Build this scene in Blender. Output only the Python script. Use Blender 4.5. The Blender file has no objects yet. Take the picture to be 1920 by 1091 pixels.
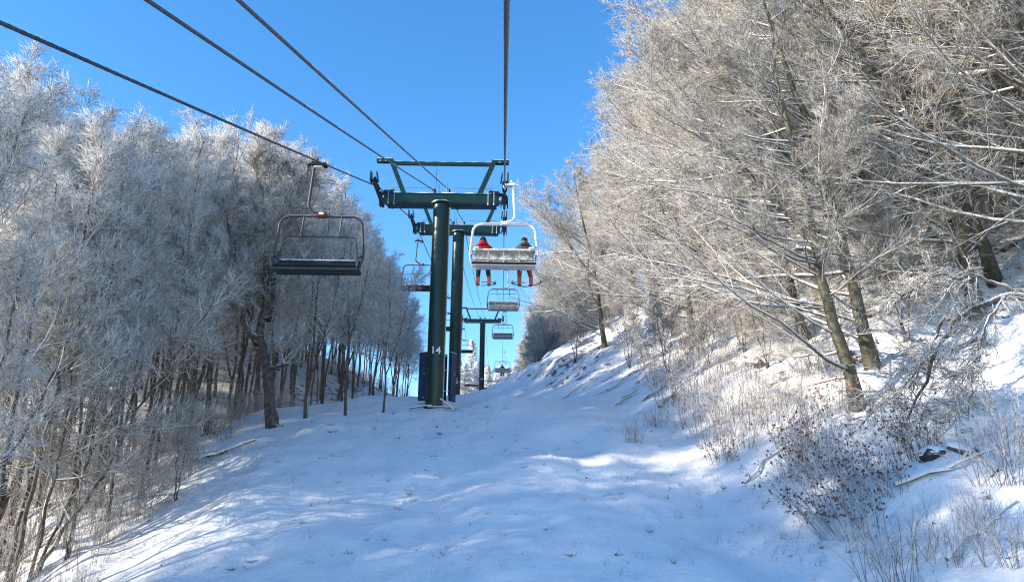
import bpy, bmesh, math, random
import numpy as np
from mathutils import Vector, Matrix, Quaternion
R = math.radians
sc = bpy.context.scene
col = sc.collection

# ---------------------------------------------------------------- camera
FPX = 1450.0                      # focal length in pixels of the 1920 px wide photograph
PITCH, YAW, ROLL = R(16.5), R(0.67), R(0.5)
cam_d = bpy.data.cameras.new('camera'); cam_d.sensor_width = 36.0; cam_d.lens = FPX/1920*36
cam_d.clip_start = 0.05; cam_d.clip_end = 5000
cam = bpy.data.objects.new('camera', cam_d); col.objects.link(cam)
F = Vector((math.sin(YAW)*math.cos(PITCH), math.cos(YAW)*math.cos(PITCH), math.sin(PITCH)))
RT = F.cross(Vector((0, 0, 1))).normalized(); UP = RT.cross(F).normalized()
RT2 = RT*math.cos(ROLL)+UP*math.sin(ROLL); UP2 = UP*math.cos(ROLL)-RT*math.sin(ROLL)
cam.matrix_world = Matrix((RT2, UP2, -F)).transposed().to_4x4()
sc.camera = cam

# ---------------------------------------------------------------- world, sun, exposure
SUN_DIR = Vector((-0.955*math.cos(R(21)), -0.296*math.cos(R(21)), math.sin(R(21)))).normalized()
w = bpy.data.worlds.new('World'); sc.world = w; w.use_nodes = True
nt = w.node_tree; nt.nodes.clear()
sky = nt.nodes.new('ShaderNodeTexSky'); sky.sky_type = 'NISHITA'; sky.sun_disc = False
sky.sun_elevation = math.asin(SUN_DIR.z); sky.sun_rotation = math.atan2(SUN_DIR.x, SUN_DIR.y)
sky.altitude = 800; sky.air_density = 1.0; sky.dust_density = 0.1; sky.ozone_density = 2.5
hs = nt.nodes.new('ShaderNodeHueSaturation'); hs.inputs['Saturation'].default_value = 1.26; hs.inputs['Value'].default_value = 0.93
bg = nt.nodes.new('ShaderNodeBackground'); bg.inputs['Strength'].default_value = 0.15
out = nt.nodes.new('ShaderNodeOutputWorld')
nt.links.new(sky.outputs[0], hs.inputs['Color']); nt.links.new(hs.outputs[0], bg.inputs['Color'])
nt.links.new(bg.outputs[0], out.inputs['Surface'])
sun_d = bpy.data.lights.new('sun', 'SUN'); sun_d.energy = 3.1; sun_d.angle = R(0.9); sun_d.color = (1.0, 0.87, 0.70)
sun = bpy.data.objects.new('sun', sun_d); col.objects.link(sun)
sun.rotation_euler = (-SUN_DIR).to_track_quat('-Z', 'Y').to_euler(); sun.location = (-40, -20, 60)
sc.view_settings.view_transform = 'Standard'; sc.view_settings.look = 'None'
sc.view_settings.exposure = 1.42; sc.view_settings.gamma = 1.0; sc.view_settings.use_curve_mapping = False
sc.cycles.max_bounces = 4; sc.cycles.use_adaptive_sampling = True; sc.cycles.adaptive_threshold = 0.01; sc.cycles.diffuse_bounces = 3; sc.cycles.glossy_bounces = 2
sc.cycles.use_denoising = True; sc.cycles.denoising_input_passes = 'RGB_ALBEDO_NORMAL'; sc.cycles.denoising_prefilter = 'NONE'; sc.cycles.filter_width = 1.15

# ---------------------------------------------------------------- tags and small helpers
def tag(o, label=None, cat=None, group=None, kind=None):
    if label: o['label'] = label
    if cat: o['category'] = cat
    if group: o['group'] = group
    if kind: o['kind'] = kind
    return o
def empty(name, loc=(0, 0, 0), rot=(0, 0, 0)):
    o = bpy.data.objects.new(name, None); col.objects.link(o); o.location = loc; o.rotation_euler = rot
    o.empty_display_size = 0.2
    return o
def link(name, me, parent=None):
    o = bpy.data.objects.new(name, me); col.objects.link(o)
    if parent is not None: o.parent = parent
    return o
def copy_tree(o, parent=None):
    c = o.copy(); col.objects.link(c)
    if parent is not None: c.parent = parent
    for ch in o.children: copy_tree(ch, c)
    return c
def ray(px, py):
    return (F*FPX + RT2*(px-960) - UP2*(py-545.5)).normalized()
def at(px, py, Y):
    d = ray(px, py); return d*(Y/d.y)
def project(p):
    p = Vector(p); z = p.dot(F)
    if z < 0.2: return None
    return 960+p.dot(RT2)/z*FPX, 545.5-p.dot(UP2)/z*FPX, z

def hash2(ix, iy, s):
    h = (ix.astype(np.int64)*374761393 + iy.astype(np.int64)*668265263 + s*974634541) & 0x7fffffff
    h = ((h ^ (h >> 13))*1274126177) & 0x7fffffff
    return ((h ^ (h >> 16)) & 0xffff)/65535.0
def vnoise(x, y, s=0):
    ix = np.floor(x); iy = np.floor(y); fx = x-ix; fy = y-iy
    fx = fx*fx*fx*(fx*(fx*6-15)+10); fy = fy*fy*fy*(fy*(fy*6-15)+10)
    a = hash2(ix, iy, s); b = hash2(ix+1, iy, s); c = hash2(ix, iy+1, s); d = hash2(ix+1, iy+1, s)
    return (a+(b-a)*fx)*(1-fy)+(c+(d-c)*fx)*fy - 0.5

# ---------------------------------------------------------------- terrain shape
_ky = np.array([-300, -60, -30, 0, 14, 20, 27, 32, 38, 60, 88, 110, 149, 200, 260, 400, 1200.])
_kz = np.array([-90, -27.5, -16.6, -6.0, -1.0, 1.3, 3.9, 4.85, 5.3, 8.7, 13.0, 14.9, 16.4, 18.2, 17, 8, -10.])
_ty = np.arange(-300, 1200, 1.0)
_tz = np.interp(_ty, _ky, _kz)
_k = np.exp(-0.5*(np.arange(-9, 10)/3.0)**2); _k /= _k.sum()
_tz = np.convolve(np.pad(_tz, 9, mode='edge'), _k, mode='valid')
def sp(x, k):
    return k*np.logaddexp(0, x/k)
def gz(x, y):
    x = np.asarray(x, float); y = np.asarray(y, float)
    z = np.interp(y, _ty, _tz)
    t = np.clip((y-23)/32, 0, 1); t = t*t*(3-2*t)
    toe = 5.6*(1-t)+(-2.9)*t
    far = np.clip((y-90)/60, 0, 1)
    z = z + 0.035*np.clip(x+2.4, -8, 10)
    z = z + (0.46+0.08*t)*(1-0.55*far)*(sp(x-toe, 0.9) - 0.55*sp(x-26, 4) - 0.45*sp(x-60, 8))
    z = z - 0.22*np.exp(-((x-toe+1.0)/1.3)**2)*(1-t)
    xl = np.interp(y, [-40, 8, 15, 25, 32, 60, 120], [-6.5, -6.9, -7.4, -8.4, -9.2, -9.8, -10.5]) + 1.4*vnoise(y*0.28, y*0+3.1, 9)
    nf = np.clip((y-36)/34, 0, 1); nf = nf*nf*(3-2*nf)
    z = z - 0.62*(1-nf)*sp(xl-x, 0.8) + 0.58*(1-nf)*sp(xl-6.0-x, 1.5) + 0.24*sp(xl-20-x, 4) - 0.26*sp(xl-95-x, 10) + nf*(1-np.clip((y-95)/45, 0, 1))*(0.65*sp(xl-2-x, 1.5)-0.80*sp(xl-14-x, 3)) + 0.16*np.exp(-((x+2.37)**2+(y-27)**2)/0.9)
    m = np.clip((x-toe)/4, 0, 1)+np.clip((xl-x)/3, 0, 1)
    lim = np.clip(1.2-np.hypot(x, y-25)/140, 0.0, 1)
    z = z + lim*(0.42*vnoise(x*0.23, y*0.2, 1)+0.30*(1+m)*vnoise(x*0.55+3, y*0.5, 2)+0.11*vnoise(x*1.35, y*1.2, 3)*(1+2.0*m)
                 + 0.05*vnoise(x*2.9, y*2.5, 4)*(1+2*m)+0.026*vnoise(x*6.1, y*5.3, 5)*(1+1.2*m))
    # worn track hollows along the right of the piste
    z = z + lim*(1-np.clip(m, 0, 1))*(0.07*vnoise(x*1.9+0.3*np.sin(y*0.3), y*0.33, 12)+0.035*vnoise(x*4.6, y*0.8, 13)*np.clip((x+3)/4, 0, 1))
    tr = 2.6+0.5*np.sin(y*0.22)
    z = z - lim*0.10*np.exp(-((x-tr)/0.5)**2)*(0.6+0.8*vnoise(x*0.8, y*0.9, 7))
    return z
def gzf(x, y): return float(gz(np.array([x]), np.array([y]))[0])
def gpix(px, py, t0=6.0, t1=160.0):
    d = ray(px, py); ts = np.arange(t0, t1, 0.1)
    P = np.outer(ts, np.array(d)); g = gz(P[:, 0], P[:, 1])
    i = np.argmax(P[:, 2] < g)
    if not (P[:, 2] < g).any(): i = len(ts)-1
    return Vector((P[i, 0], P[i, 1], g[i]))

# ---------------------------------------------------------------- materials
M = {}
def nodes_of(name):
    m = bpy.data.materials.new(name); m.use_nodes = True
    n = m.node_tree.nodes; l = m.node_tree.links
    return m, n, l, n['Principled BSDF']
def ramp(n, a, b):
    r = n.new('ShaderNodeMapRange'); r.inputs['From Min'].default_value = a; r.inputs['From Max'].default_value = b
    r.interpolation_type = 'SMOOTHSTEP'
    return r
def noise(n, l, scale, detail=3, rough=0.55, coord='Object', vec=None):
    t = n.new('ShaderNodeTexNoise'); t.inputs['Scale'].default_value = scale
    t.inputs['Detail'].default_value = detail; t.inputs['Roughness'].default_value = rough
    if vec is None:
        c = n.new('ShaderNodeTexCoord'); l.new(c.outputs[coord], t.inputs['Vector'])
    else: l.new(vec, t.inputs['Vector'])
    return t
def mix(n, l, fac, a, b):
    x = n.new('ShaderNodeMix'); x.data_type = 'RGBA'
    if isinstance(fac, float): x.inputs[0].default_value = fac
    else: l.new(fac, x.inputs[0])
    for v, i in ((a, 6), (b, 7)):
        if isinstance(v, tuple): x.inputs[i].default_value = (*v, 1)
        else: l.new(v, x.inputs[i])
    return x.outputs[2]
def bump(n, l, b, src, strength, dist):
    bn = n.new('ShaderNodeBump'); bn.inputs['Strength'].default_value = strength; bn.inputs['Distance'].default_value = dist
    l.new(src, bn.inputs['Height']); l.new(bn.outputs[0], b.inputs['Normal'])
def plain(name, c, rough=0.5, metal=0.0, var=0.25, scale=8, spec=0.5, bmp=0.0):
    m, n, l, b = nodes_of(name)
    t = noise(n, l, scale, 4)
    r = ramp(n, 0.3, 0.7); l.new(t.outputs['Fac'], r.inputs['Value'])
    lo = tuple(v*(1-var) for v in c); hi = tuple(min(1, v*(1+var)) for v in c)
    l.new(mix(n, l, r.outputs[0], lo, hi), b.inputs['Base Color'])
    b.inputs['Roughness'].default_value = rough; b.inputs['Metallic'].default_value = metal
    b.inputs['Specular IOR Level'].default_value = spec
    if bmp: bump(n, l, b, t.outputs['Fac'], bmp, 0.02)
    M[name] = m; return m
def snowy(name, c, lo, hi, rough=0.6, nscale=6.0, namp=0.8, snow=(0.82, 0.83, 0.85), c2=None, bscale=None, spec=0.35):
    """base colour with snow / rime lying on the faces that look up (and rime patches)"""
    m, n, l, b = nodes_of(name)
    g = n.new('ShaderNodeNewGeometry'); s = n.new('ShaderNodeSeparateXYZ'); l.new(g.outputs['Normal'], s.inputs[0])
    t = noise(n, l, nscale, 3)
    ma = n.new('ShaderNodeMath'); ma.operation = 'MULTIPLY_ADD'; l.new(t.outputs['Fac'], ma.inputs[0])
    ma.inputs[1].default_value = namp; l.new(s.outputs['Z'], ma.inputs[2])
    r = ramp(n, lo, hi); l.new(ma.outputs[0], r.inputs['Value'])
    base = c
    if c2 is not None:
        t2 = noise(n, l, bscale or 3.0, 4); r2 = ramp(n, 0.35, 0.65); l.new(t2.outputs['Fac'], r2.inputs['Value'])
        base = mix(n, l, r2.outputs[0], c, c2)
    l.new(mix(n, l, r.outputs[0], base, snow), b.inputs['Base Color'])
    b.inputs['Roughness'].default_value = rough; b.inputs['Specular IOR Level'].default_value = spec
    if bscale: bump(n, l, b, t.outputs['Fac'], 0.5, 0.03)
    M[name] = m; return m

def snow_ground():
    m, n, l, b = nodes_of('snow_ground')
    a = n.new('ShaderNodeAttribute'); a.attribute_name = 'litter'
    t = noise(n, l, 1.6, 5, 0.68); t2 = noise(n, l, 5.5, 4, 0.7)
    ad = n.new('ShaderNodeMath'); ad.operation = 'MULTIPLY_ADD'; l.new(t2.outputs['Fac'], ad.inputs[0]); ad.inputs[1].default_value = 0.5
    l.new(t.outputs['Fac'], ad.inputs[2])
    ad2 = n.new('ShaderNodeMath'); ad2.operation = 'MULTIPLY_ADD'; l.new(a.outputs['Fac'], ad2.inputs[0]); ad2.inputs[1].default_value = 0.22
    l.new(ad.outputs[0], ad2.inputs[2])
    r = ramp(n, 0.985, 1.06); l.new(ad2.outputs[0], r.inputs['Value'])
    t3 = noise(n, l, 25, 3); lit = mix(n, l, t3.outputs['Fac'], (0.05, 0.035, 0.022), (0.17, 0.11, 0.07))
    t4 = noise(n, l, 0.8, 3); sn = mix(n, l, t4.outputs['Fac'], (0.84, 0.86, 0.90), (0.90, 0.91, 0.93))
    l.new(mix(n, l, r.outputs[0], sn, lit), b.inputs['Base Color'])
    b.inputs['Roughness'].default_value = 0.65; b.inputs['Specular IOR Level'].default_value = 0.25
    t5 = noise(n, l, 7, 7, 0.7); bump(n, l, b, t5.outputs['Fac'], 0.8, 0.06)
    M['snow_ground'] = m
snow_ground()
snowy('bark', (0.050, 0.042, 0.034), 0.72, 1.0, nscale=5, namp=0.75, c2=(0.125, 0.105, 0.085), bscale=7)
snowy('bark_moss', (0.060, 0.052, 0.030), 0.75, 1.05, nscale=5, namp=0.75, c2=(0.105, 0.095, 0.060), bscale=6)
snowy('limb', (0.085, 0.072, 0.055), -0.05, 0.55, nscale=7, namp=0.9, c2=(0.15, 0.13, 0.10), bscale=None, snow=(0.84, 0.82, 0.79))
snowy('twig', (0.10, 0.085, 0.065), -0.1, 0.6, nscale=9, namp=0.9, snow=(0.80, 0.775, 0.73))
snowy('rime', (0.125, 0.105, 0.080), -0.15, 0.75, nscale=5, namp=0.9, snow=(0.62, 0.59, 0.54))
snowy('rime_left', (0.14, 0.12, 0.095), -0.3, 0.5, nscale=5, namp=0.9, snow=(0.84, 0.82, 0.79))
snowy('brush', (0.075, 0.050, 0.040), 0.25, 0.95, nscale=9, namp=0.9, c2=(0.14, 0.09, 0.07))
snowy('dead_leaf', (0.085, 0.033, 0.018), 0.9, 1.35, nscale=9, namp=0.8, c2=(0.16, 0.065, 0.032), bscale=20)
snowy('tan_leaf', (0.36, 0.19, 0.09), 0.9, 1.35, nscale=9, namp=0.7, c2=(0.28, 0.12, 0.05), bscale=20)
snowy('spruce', (0.06, 0.08, 0.055), -0.5, 0.2, nscale=2, namp=0.8, snow=(0.85, 0.85, 0.86))
plain('snow', (0.86, 0.88, 0.91), 0.65, var=0.03, scale=14, spec=0.25, bmp=0.4)
snowy('green_paint', (0.004, 0.026, 0.018), 0.95, 1.25, rough=0.36, nscale=5, namp=0.5, c2=(0.0055, 0.033, 0.023), bscale=None, spec=0.5)
plain('dark_metal', (0.022, 0.022, 0.024), 0.45, 0.4, 0.35, 12)
plain('rubber', (0.015, 0.015, 0.016), 0.7, 0, 0.3, 12)
plain('rope_steel', (0.055, 0.057, 0.062), 0.42, 0.6, 0.35, 30)
plain('cable_black', (0.030, 0.031, 0.034), 0.38, 0.0, 0.3, 10)
plain('galvanised', (0.38, 0.40, 0.42), 0.45, 0.5, 0.2, 10)
plain('blue_pad', (0.006, 0.020, 0.072), 0.55, 0, 0.25, 6)
plain('white_paint', (0.78, 0.78, 0.76), 0.55, 0, 0.1, 20)
snowy('chair_dark', (0.028, 0.029, 0.032), 0.85, 1.3, rough=0.45, nscale=9, namp=0.7, spec=0.5)
snowy('chair_grey', (0.12, 0.12, 0.13), 0.2, 0.8, rough=0.5, nscale=14, namp=1.0)
snowy('chair_rime', (0.30, 0.28, 0.26), -0.75, -0.1, rough=0.6, nscale=16, namp=0.9, snow=(0.84, 0.84, 0.85), bscale=16)
snowy('panel_rime', (0.17, 0.16, 0.14), 0.25, 0.62, rough=0.7, nscale=26, namp=1.15, snow=(0.74, 0.72, 0.66), bscale=26)
snowy('seat_black', (0.014, 0.014, 0.016), 0.75, 1.15, rough=0.5, nscale=7, namp=0.8)
plain('rust_brown', (0.10, 0.035, 0.018), 0.6, 0.2, 0.4, 15)
plain('cut_wood', (0.16, 0.095, 0.055), 0.8, 0, 0.4, 30)
snowy('stone_dark', (0.03, 0.03, 0.032), 0.35, 0.75, nscale=6, namp=0.7, c2=(0.06, 0.055, 0.05), bscale=6)
plain('cream', (0.72, 0.66, 0.50), 0.5, 0, 0.1, 10)
plain('red_jacket', (0.42, 0.018, 0.022), 0.75, 0, 0.35, 12, bmp=0.5)
plain('grey_jacket', (0.075, 0.08, 0.085), 0.8, 0, 0.35, 12, bmp=0.5)
plain('navy_pants', (0.014, 0.016, 0.030), 0.75, 0, 0.3, 12, bmp=0.4)
plain('rust_pants', (0.36, 0.045, 0.022), 0.75, 0, 0.35, 12, bmp=0.4)
plain('black_cloth', (0.012, 0.012, 0.014), 0.8, 0, 0.3, 14)
plain('skin', (0.55, 0.34, 0.25), 0.55, 0, 0.08, 10)
plain('hair', (0.05, 0.03, 0.02), 0.6, 0, 0.3, 40)
plain('orange_boot', (0.55, 0.10, 0.03), 0.4, 0, 0.2, 14)
plain('ski_top', (0.05, 0.055, 0.07), 0.35, 0, 0.5, 6)
plain('ice', (0.70, 0.76, 0.82), 0.12, 0, 0.05, 10)

# ---------------------------------------------------------------- array mesh builder (trees, brush, terrain)
class AB:
    def __init__(s): s.v = []; s.q = []; s.t = []; s.qm = []; s.tm = []; s.n = 0
    def add(s, v, q=None, t=None, m=0):
        v = np.asarray(v, np.float32).reshape(-1, 3)
        if q is not None and len(q): s.q.append(np.asarray(q)+s.n); s.qm.append(np.full(len(q), m))
        if t is not None and len(t): s.t.append(np.asarray(t)+s.n); s.tm.append(np.full(len(t), m))
        s.v.append(v); s.n += len(v)
    def tube(s, pts, r0, r1, sides=3, m=0, power=1.0):
        pts = np.asarray(pts, float); Mn, K, _ = pts.shape
        r0 = np.broadcast_to(np.asarray(r0, float), (Mn,)); r1 = np.broadcast_to(np.asarray(r1, float), (Mn,))
        T = np.gradient(pts, axis=1); T /= np.linalg.norm(T, axis=2, keepdims=True)+1e-9
        mean = pts[:, -1]-pts[:, 0]; mean /= np.linalg.norm(mean, axis=1, keepdims=True)+1e-9
        ref = np.where(np.abs(mean[:, 2:3]) > 0.85, np.array([[1., 0.2, 0]]), np.array([[0, 0, 1.]]))
        n1 = np.cross(T, ref[:, None, :]); n1 /= np.linalg.norm(n1, axis=2, keepdims=True)+1e-9
        n2 = np.cross(T, n1)
        f = np.linspace(0, 1, K)**power
        rad = r0[:, None]*(1-f)+r1[:, None]*f
        a = np.arange(sides)*2*math.pi/sides
        V = pts[:, :, None, :] + rad[:, :, None, None]*(n1[:, :, None, :]*np.cos(a)[None, None, :, None]+n2[:, :, None, :]*np.sin(a)[None, None, :, None])
        b = np.arange(Mn)[:, None, None]*K*sides; k = np.arange(K-1)[None, :, None]*sides; i = np.arange(sides)[None, None, :]; j = (i+1) % sides
        q = np.stack([b+k+i, b+k+j, b+k+sides+j, b+k+sides+i], -1).reshape(-1, 4)
        s.add(V.reshape(-1, 3), q=q, m=m)
    def cone(s, p0, p1, r, m=0):
        p0 = np.asarray(p0, float); p1 = np.asarray(p1, float); d = p1-p0; d /= np.linalg.norm(d, axis=1, keepdims=True)+1e-9
        ref = np.where(np.abs(d[:, 2:3]) > 0.85, np.array([[1., 0.2, 0]]), np.array([[0, 0, 1.]]))
        n1 = np.cross(d, ref); n1 /= np.linalg.norm(n1, axis=1, keepdims=True)+1e-9; n2 = np.cross(d, n1)
        r = np.broadcast_to(np.asarray(r, float), (len(p0),))[:, None]
        A = [p0+r*(n1*math.cos(x)+n2*math.sin(x)) for x in (0.5, 2.594, 4.689)]
        V = np.stack(A+[p1], 1)
        b = np.arange(len(p0))[:, None]*4
        t = np.concatenate([b+np.array([[0, 1, 3]]), b+np.array([[1, 2, 3]]), b+np.array([[2, 0, 3]])])
        s.add(V.reshape(-1, 3), t=t, m=m)
    def leaf(s, p, rng, size, m=0):
        n = len(p); d = rng.normal(0, 1, (n, 3)); d[:, 2] -= 0.9; d /= np.linalg.norm(d, axis=1, keepdims=True)
        u = np.cross(d, rng.normal(0, 1, (n, 3))); u /= np.linalg.norm(u, axis=1, keepdims=True)
        nn = np.cross(d, u); L = size*rng.uniform(0.6, 1.3, (n, 1))
        a = p; b_ = p+d*L*0.5+u*L*0.32+nn*L*0.1; c = p+d*L; e = p+d*L*0.5-u*L*0.32+nn*L*0.1
        k = np.arange(n)[:, None]*4
        s.add(np.stack([a, b_, c, e], 1).reshape(-1, 3), t=np.concatenate([k+np.array([[0, 1, 2]]), k+np.array([[0, 2, 3]])]), m=m)
    def mesh(s, name, mats, smooth=False):
        me = bpy.data.meshes.new(name)
        v = np.concatenate(s.v).astype(np.float32)
        q = np.concatenate(s.q) if s.q else np.zeros((0, 4), int); t = np.concatenate(s.t) if s.t else np.zeros((0, 3), int)
        mi = np.concatenate(s.qm+s.tm).astype(np.int32)
        me.vertices.add(len(v)); me.vertices.foreach_set('co', v.ravel())
        lv = np.concatenate([q.ravel(), t.ravel()]).astype(np.int32)
        me.loops.add(len(lv)); me.loops.foreach_set('vertex_index', lv)
        st = np.concatenate([np.arange(len(q))*4, len(q)*4+np.arange(len(t))*3]).astype(np.int32)
        me.polygons.add(len(st)); me.polygons.foreach_set('loop_start', st)
        me.polygons.foreach_set('material_index', mi)
        me.update(calc_edges=True)
        if smooth: me.polygons.foreach_set('use_smooth', np.ones(len(st), bool))
        for k in mats: me.materials.append(M[k])
        return me

def nrm(a): return a/(np.linalg.norm(a, axis=-1, keepdims=True)+1e-9)
def grow(P, D, L, n, wob, trop, rng):
    P = np.asarray(P, float); D = nrm(np.asarray(D, float)); pts = [P]
    for k in range(n):
        D = nrm(D + rng.normal(0, wob, D.shape)+np.asarray(trop)); P = P+D*(np.asarray(L)/n)[:, None]; pts.append(P)
    return np.stack(pts, 1)
def kids(pts, n, t0, t1, rng):
    Mn, K, _ = pts.shape
    t = t0+(t1-t0)*(np.arange(n)[None, :]+rng.uniform(0, 1, (Mn, n)))/n
    x = np.clip(t*(K-1), 0, K-1.001); i = x.astype(int); f = (x-i)[..., None]; b = np.arange(Mn)[:, None]
    p = pts[b, i]*(1-f)+pts[b, i+1]*f; d = nrm(pts[b, i+1]-pts[b, i])
    return p.reshape(-1, 3), d.reshape(-1, 3), t.ravel(), np.repeat(np.arange(Mn), n)
def fork(d, ang, rng, flat=0.0):
    r = rng.normal(0, 1, d.shape); pr = nrm(np.cross(d, r))
    if flat > 0:
        side = nrm(np.cross(d, np.array([[0, 0, 1.]])))*np.where(rng.random((len(d), 1)) < 0.5, 1, -1)
        pr = nrm(pr*(1-flat)+side*flat)
    ang = np.asarray(ang)[:, None]
    return nrm(d*np.cos(ang)+pr*np.sin(ang))

def make_tree(name, seed, stems, nl1, a1, len1, n2=10, n3=8, n4=4, t1=(0.22, 0.98), bias=None, flat=0.0, trop1=0.10,
              twig_r=0.0075, bark='bark', leaves=0, s2=0.42, l3=0.85, l4=0.30, whips=0, rime='rime'):
    """stems: list of (polyline, r0, r1); builds meshes trunk and crown (rimed limbs and twigs)"""
    rng = np.random.default_rng(seed)
    tr = AB(); cr = AB(); L1p = []; L1r = []; L1l = []
    H = max(np.asarray(s[0])[:, 2].max() for s in stems)
    for pl, r0, r1 in stems:
        pl = np.asarray(pl, float)
        u = np.linspace(0, len(pl)-1, 22); i = np.minimum(u.astype(int), len(pl)-2); f = (u-i)[:, None]
        f = f  # smooth the polyline a little
        pp = pl[i]*(1-f)+pl[i+1]*f
        for _ in range(2): pp[1:-1] = 0.25*pp[:-2]+0.5*pp[1:-1]+0.25*pp[2:]
        pp[1:-1] += rng.normal(0, 0.035, pp[1:-1].shape)
        tr.tube(pp[None], r0, r1, 9, 0, power=0.9)
        if pl[0][2] < 0:
            kk = 5; tr.tube(pp[None, :2].repeat(1, 0) if False else np.stack([pp[0]+(pp[2]-pp[0])*q for q in np.linspace(0, 0.85, kk)])[None], r0*1.45, r0*0.95, 9, 0, power=0.45)
        n = max(3, int(nl1*np.linalg.norm(pl[-1]-pl[0])/H))
        p, d, t, _ = kids(pp[None], n, t1[0], t1[1], rng)
        az = rng.uniform(0, 2*math.pi, n)
        if bias is not None:
            az = np.where(rng.random(n) < bias[1], rng.normal(bias[0], 0.75, n), az)
        el = np.radians(rng.uniform(a1[0], a1[1], n))*(1-0.0*t)      # angle from the vertical
        el = el*(1.0-0.45*np.clip((t-0.6)/0.4, 0, 1))
        D = np.stack([np.cos(az)*np.sin(el), np.sin(az)*np.sin(el), np.cos(el)], 1)
        L = H*(len1[0]*(1-t)**0.8+len1[1])*rng.uniform(0.7, 1.2, n)
        if bias is not None: L = L*(0.62+0.5*np.clip(np.cos(az-bias[0])+0.1, 0, 1))
        q = grow(p, D, L, 7, 0.10, (0, 0, trop1), rng)
        L1p.append(q); L1l.append(L); L1r.append(np.maximum(0.014, 0.0105*L*rng.uniform(0.8, 1.2, n)))
    L1p = np.concatenate(L1p); L1l = np.concatenate(L1l); L1r = np.concatenate(L1r)
    cr.tube(L1p, L1r, L1r*0.25, 4, 0)
    p, d, t, pi = kids(L1p, n2, 0.18, 1.0, rng)
    L2 = np.maximum(0.35, s2*L1l[pi]*(1-0.55*t)*rng.uniform(0.6, 1.25, len(t)))
    D = fork(d, rng.uniform(0.45, 0.95, len(t)), rng, flat)
    q2 = grow(p, D, L2, 4, 0.13, (0, 0, trop1*0.7), rng)
    cr.tube(q2, np.maximum(0.011, 0.009*L2), 0.005, 3, 1)
    # leading shoots continue as twigs as well
    p, d, t, pi = kids(q2, n3, 0.1, 1.0, rng)
    L3 = l3*(0.45+0.35*np.minimum(L2[pi], 2.2)/2.2)*(1-0.4*t)*rng.uniform(0.6, 1.3, len(t))
    D = fork(d, rng.uniform(0.4, 0.95, len(t)), rng, flat*0.8)
    q3 = grow(p, D, L3, 2, 0.16, (0, 0, trop1*0.5), rng)
    cr.tube(q3, twig_r*1.15, twig_r*0.7, 3, 2)
    p, d, t, pi = kids(q3, n4, 0.1, 1.0, rng)
    L4 = l4*rng.uniform(0.5, 1.4, len(t))
    D = fork(d, rng.uniform(0.3, 0.9, len(t)), rng, flat*0.5)
    cr.cone(p, p+D*L4[:, None], twig_r*rng.uniform(0.75, 1.2, len(t)), 2)
    out = {'trunk': tr.mesh(name+'_trunk', [bark], True), 'crown': cr.mesh(name+'_crown', ['limb', 'twig', rime])}
    if leaves:
        lf = AB(); k = rng.choice(len(p), leaves, replace=False)
        # dead leaves hang on in little clumps
        base = np.repeat(p[k], 5, 0)+rng.normal(0, 0.10, (leaves*5, 3))
        lf.leaf(base, rng, 0.10, 0); out['dead_leaves'] = lf.mesh(name+'_leaves', ['tan_leaf'])
    return out

def wob_line(rng, H, lean, k=9, amp=0.12, base=(0, 0, -0.35)):
    z = np.linspace(0, 1, k); p = np.zeros((k, 3))
    wx = np.cumsum(rng.normal(0, amp, k)); wy = np.cumsum(rng.normal(0, amp, k))
    p[:, 0] = base[0]+lean[0]*H*z**1.15+wx-wx[0]; p[:, 1] = base[1]+lean[1]*H*z**1.15+wy-wy[0]; p[:, 2] = base[2]+(H-base[2])*z
    return p

def place_tree(name, proto, loc, rz=0.0, s=1.0, label=None, group=None, cat='tree', tilt=(0, 0), sz=None):
    o = empty(name, loc, (tilt[0], tilt[1], rz)); o.scale = (s, s, sz or s)
    for part, me in proto.items():
        link(part, me, o)
    tag(o, label, cat, group)
    return o

# ---------------------------------------------------------------- ground sheet
def build_ground():
    xs = np.unique(np.round(np.concatenate([[-900, -500, -300, -200, -140, -100], np.arange(-80, -16, 1.2), np.arange(-16, -10, 0.35), np.arange(-10, 16, 0.13),
                                   np.arange(16, 30, 0.4), np.arange(30, 90, 1.5), [110, 150, 220, 350, 600, 900]]), 3))
    ys = np.unique(np.round(np.concatenate([[-250, -180, -120, -80], np.arange(-60, 6, 1.2), np.arange(6, 44, 0.14), np.arange(44, 70, 0.4), np.arange(70, 200, 1.6),
                                   np.arange(200, 420, 8), [500, 650, 900, 1150]]), 3))
    X, Y = np.meshgrid(xs, ys); Z = gz(X, Y)
    v = np.stack([X, Y, Z], -1).reshape(-1, 3); nx = len(xs); ny = len(ys)
    a = (np.arange(ny-1)[:, None]*nx+np.arange(nx-1)[None, :]).ravel()
    ab = AB(); ab.add(v, q=np.stack([a, a+1, a+nx+1, a+nx], 1))
    me = ab.mesh('snow_ground', ['snow_ground'], True)
    t = np.clip((Y-23)/32, 0, 1); t = t*t*(3-2*t); toe = 5.6*(1-t)+(-2.9)*t
    lit = np.clip((X-toe-0.2)/2.5, 0, 1)*(0.75+0.5*vnoise(X*0.3, Y*0.3, 21))+np.clip((-8.6-X)/2.5, 0, 1)*0.9
    at_ = me.attributes.new('litter', 'FLOAT', 'POINT'); at_.data.foreach_set('value', lit.ravel().astype(np.float32))
    o = link('snow_ground', me); tag(o, 'snow covered ski slope with a steep bank rising on the right', kind='structure')
build_ground()

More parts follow.
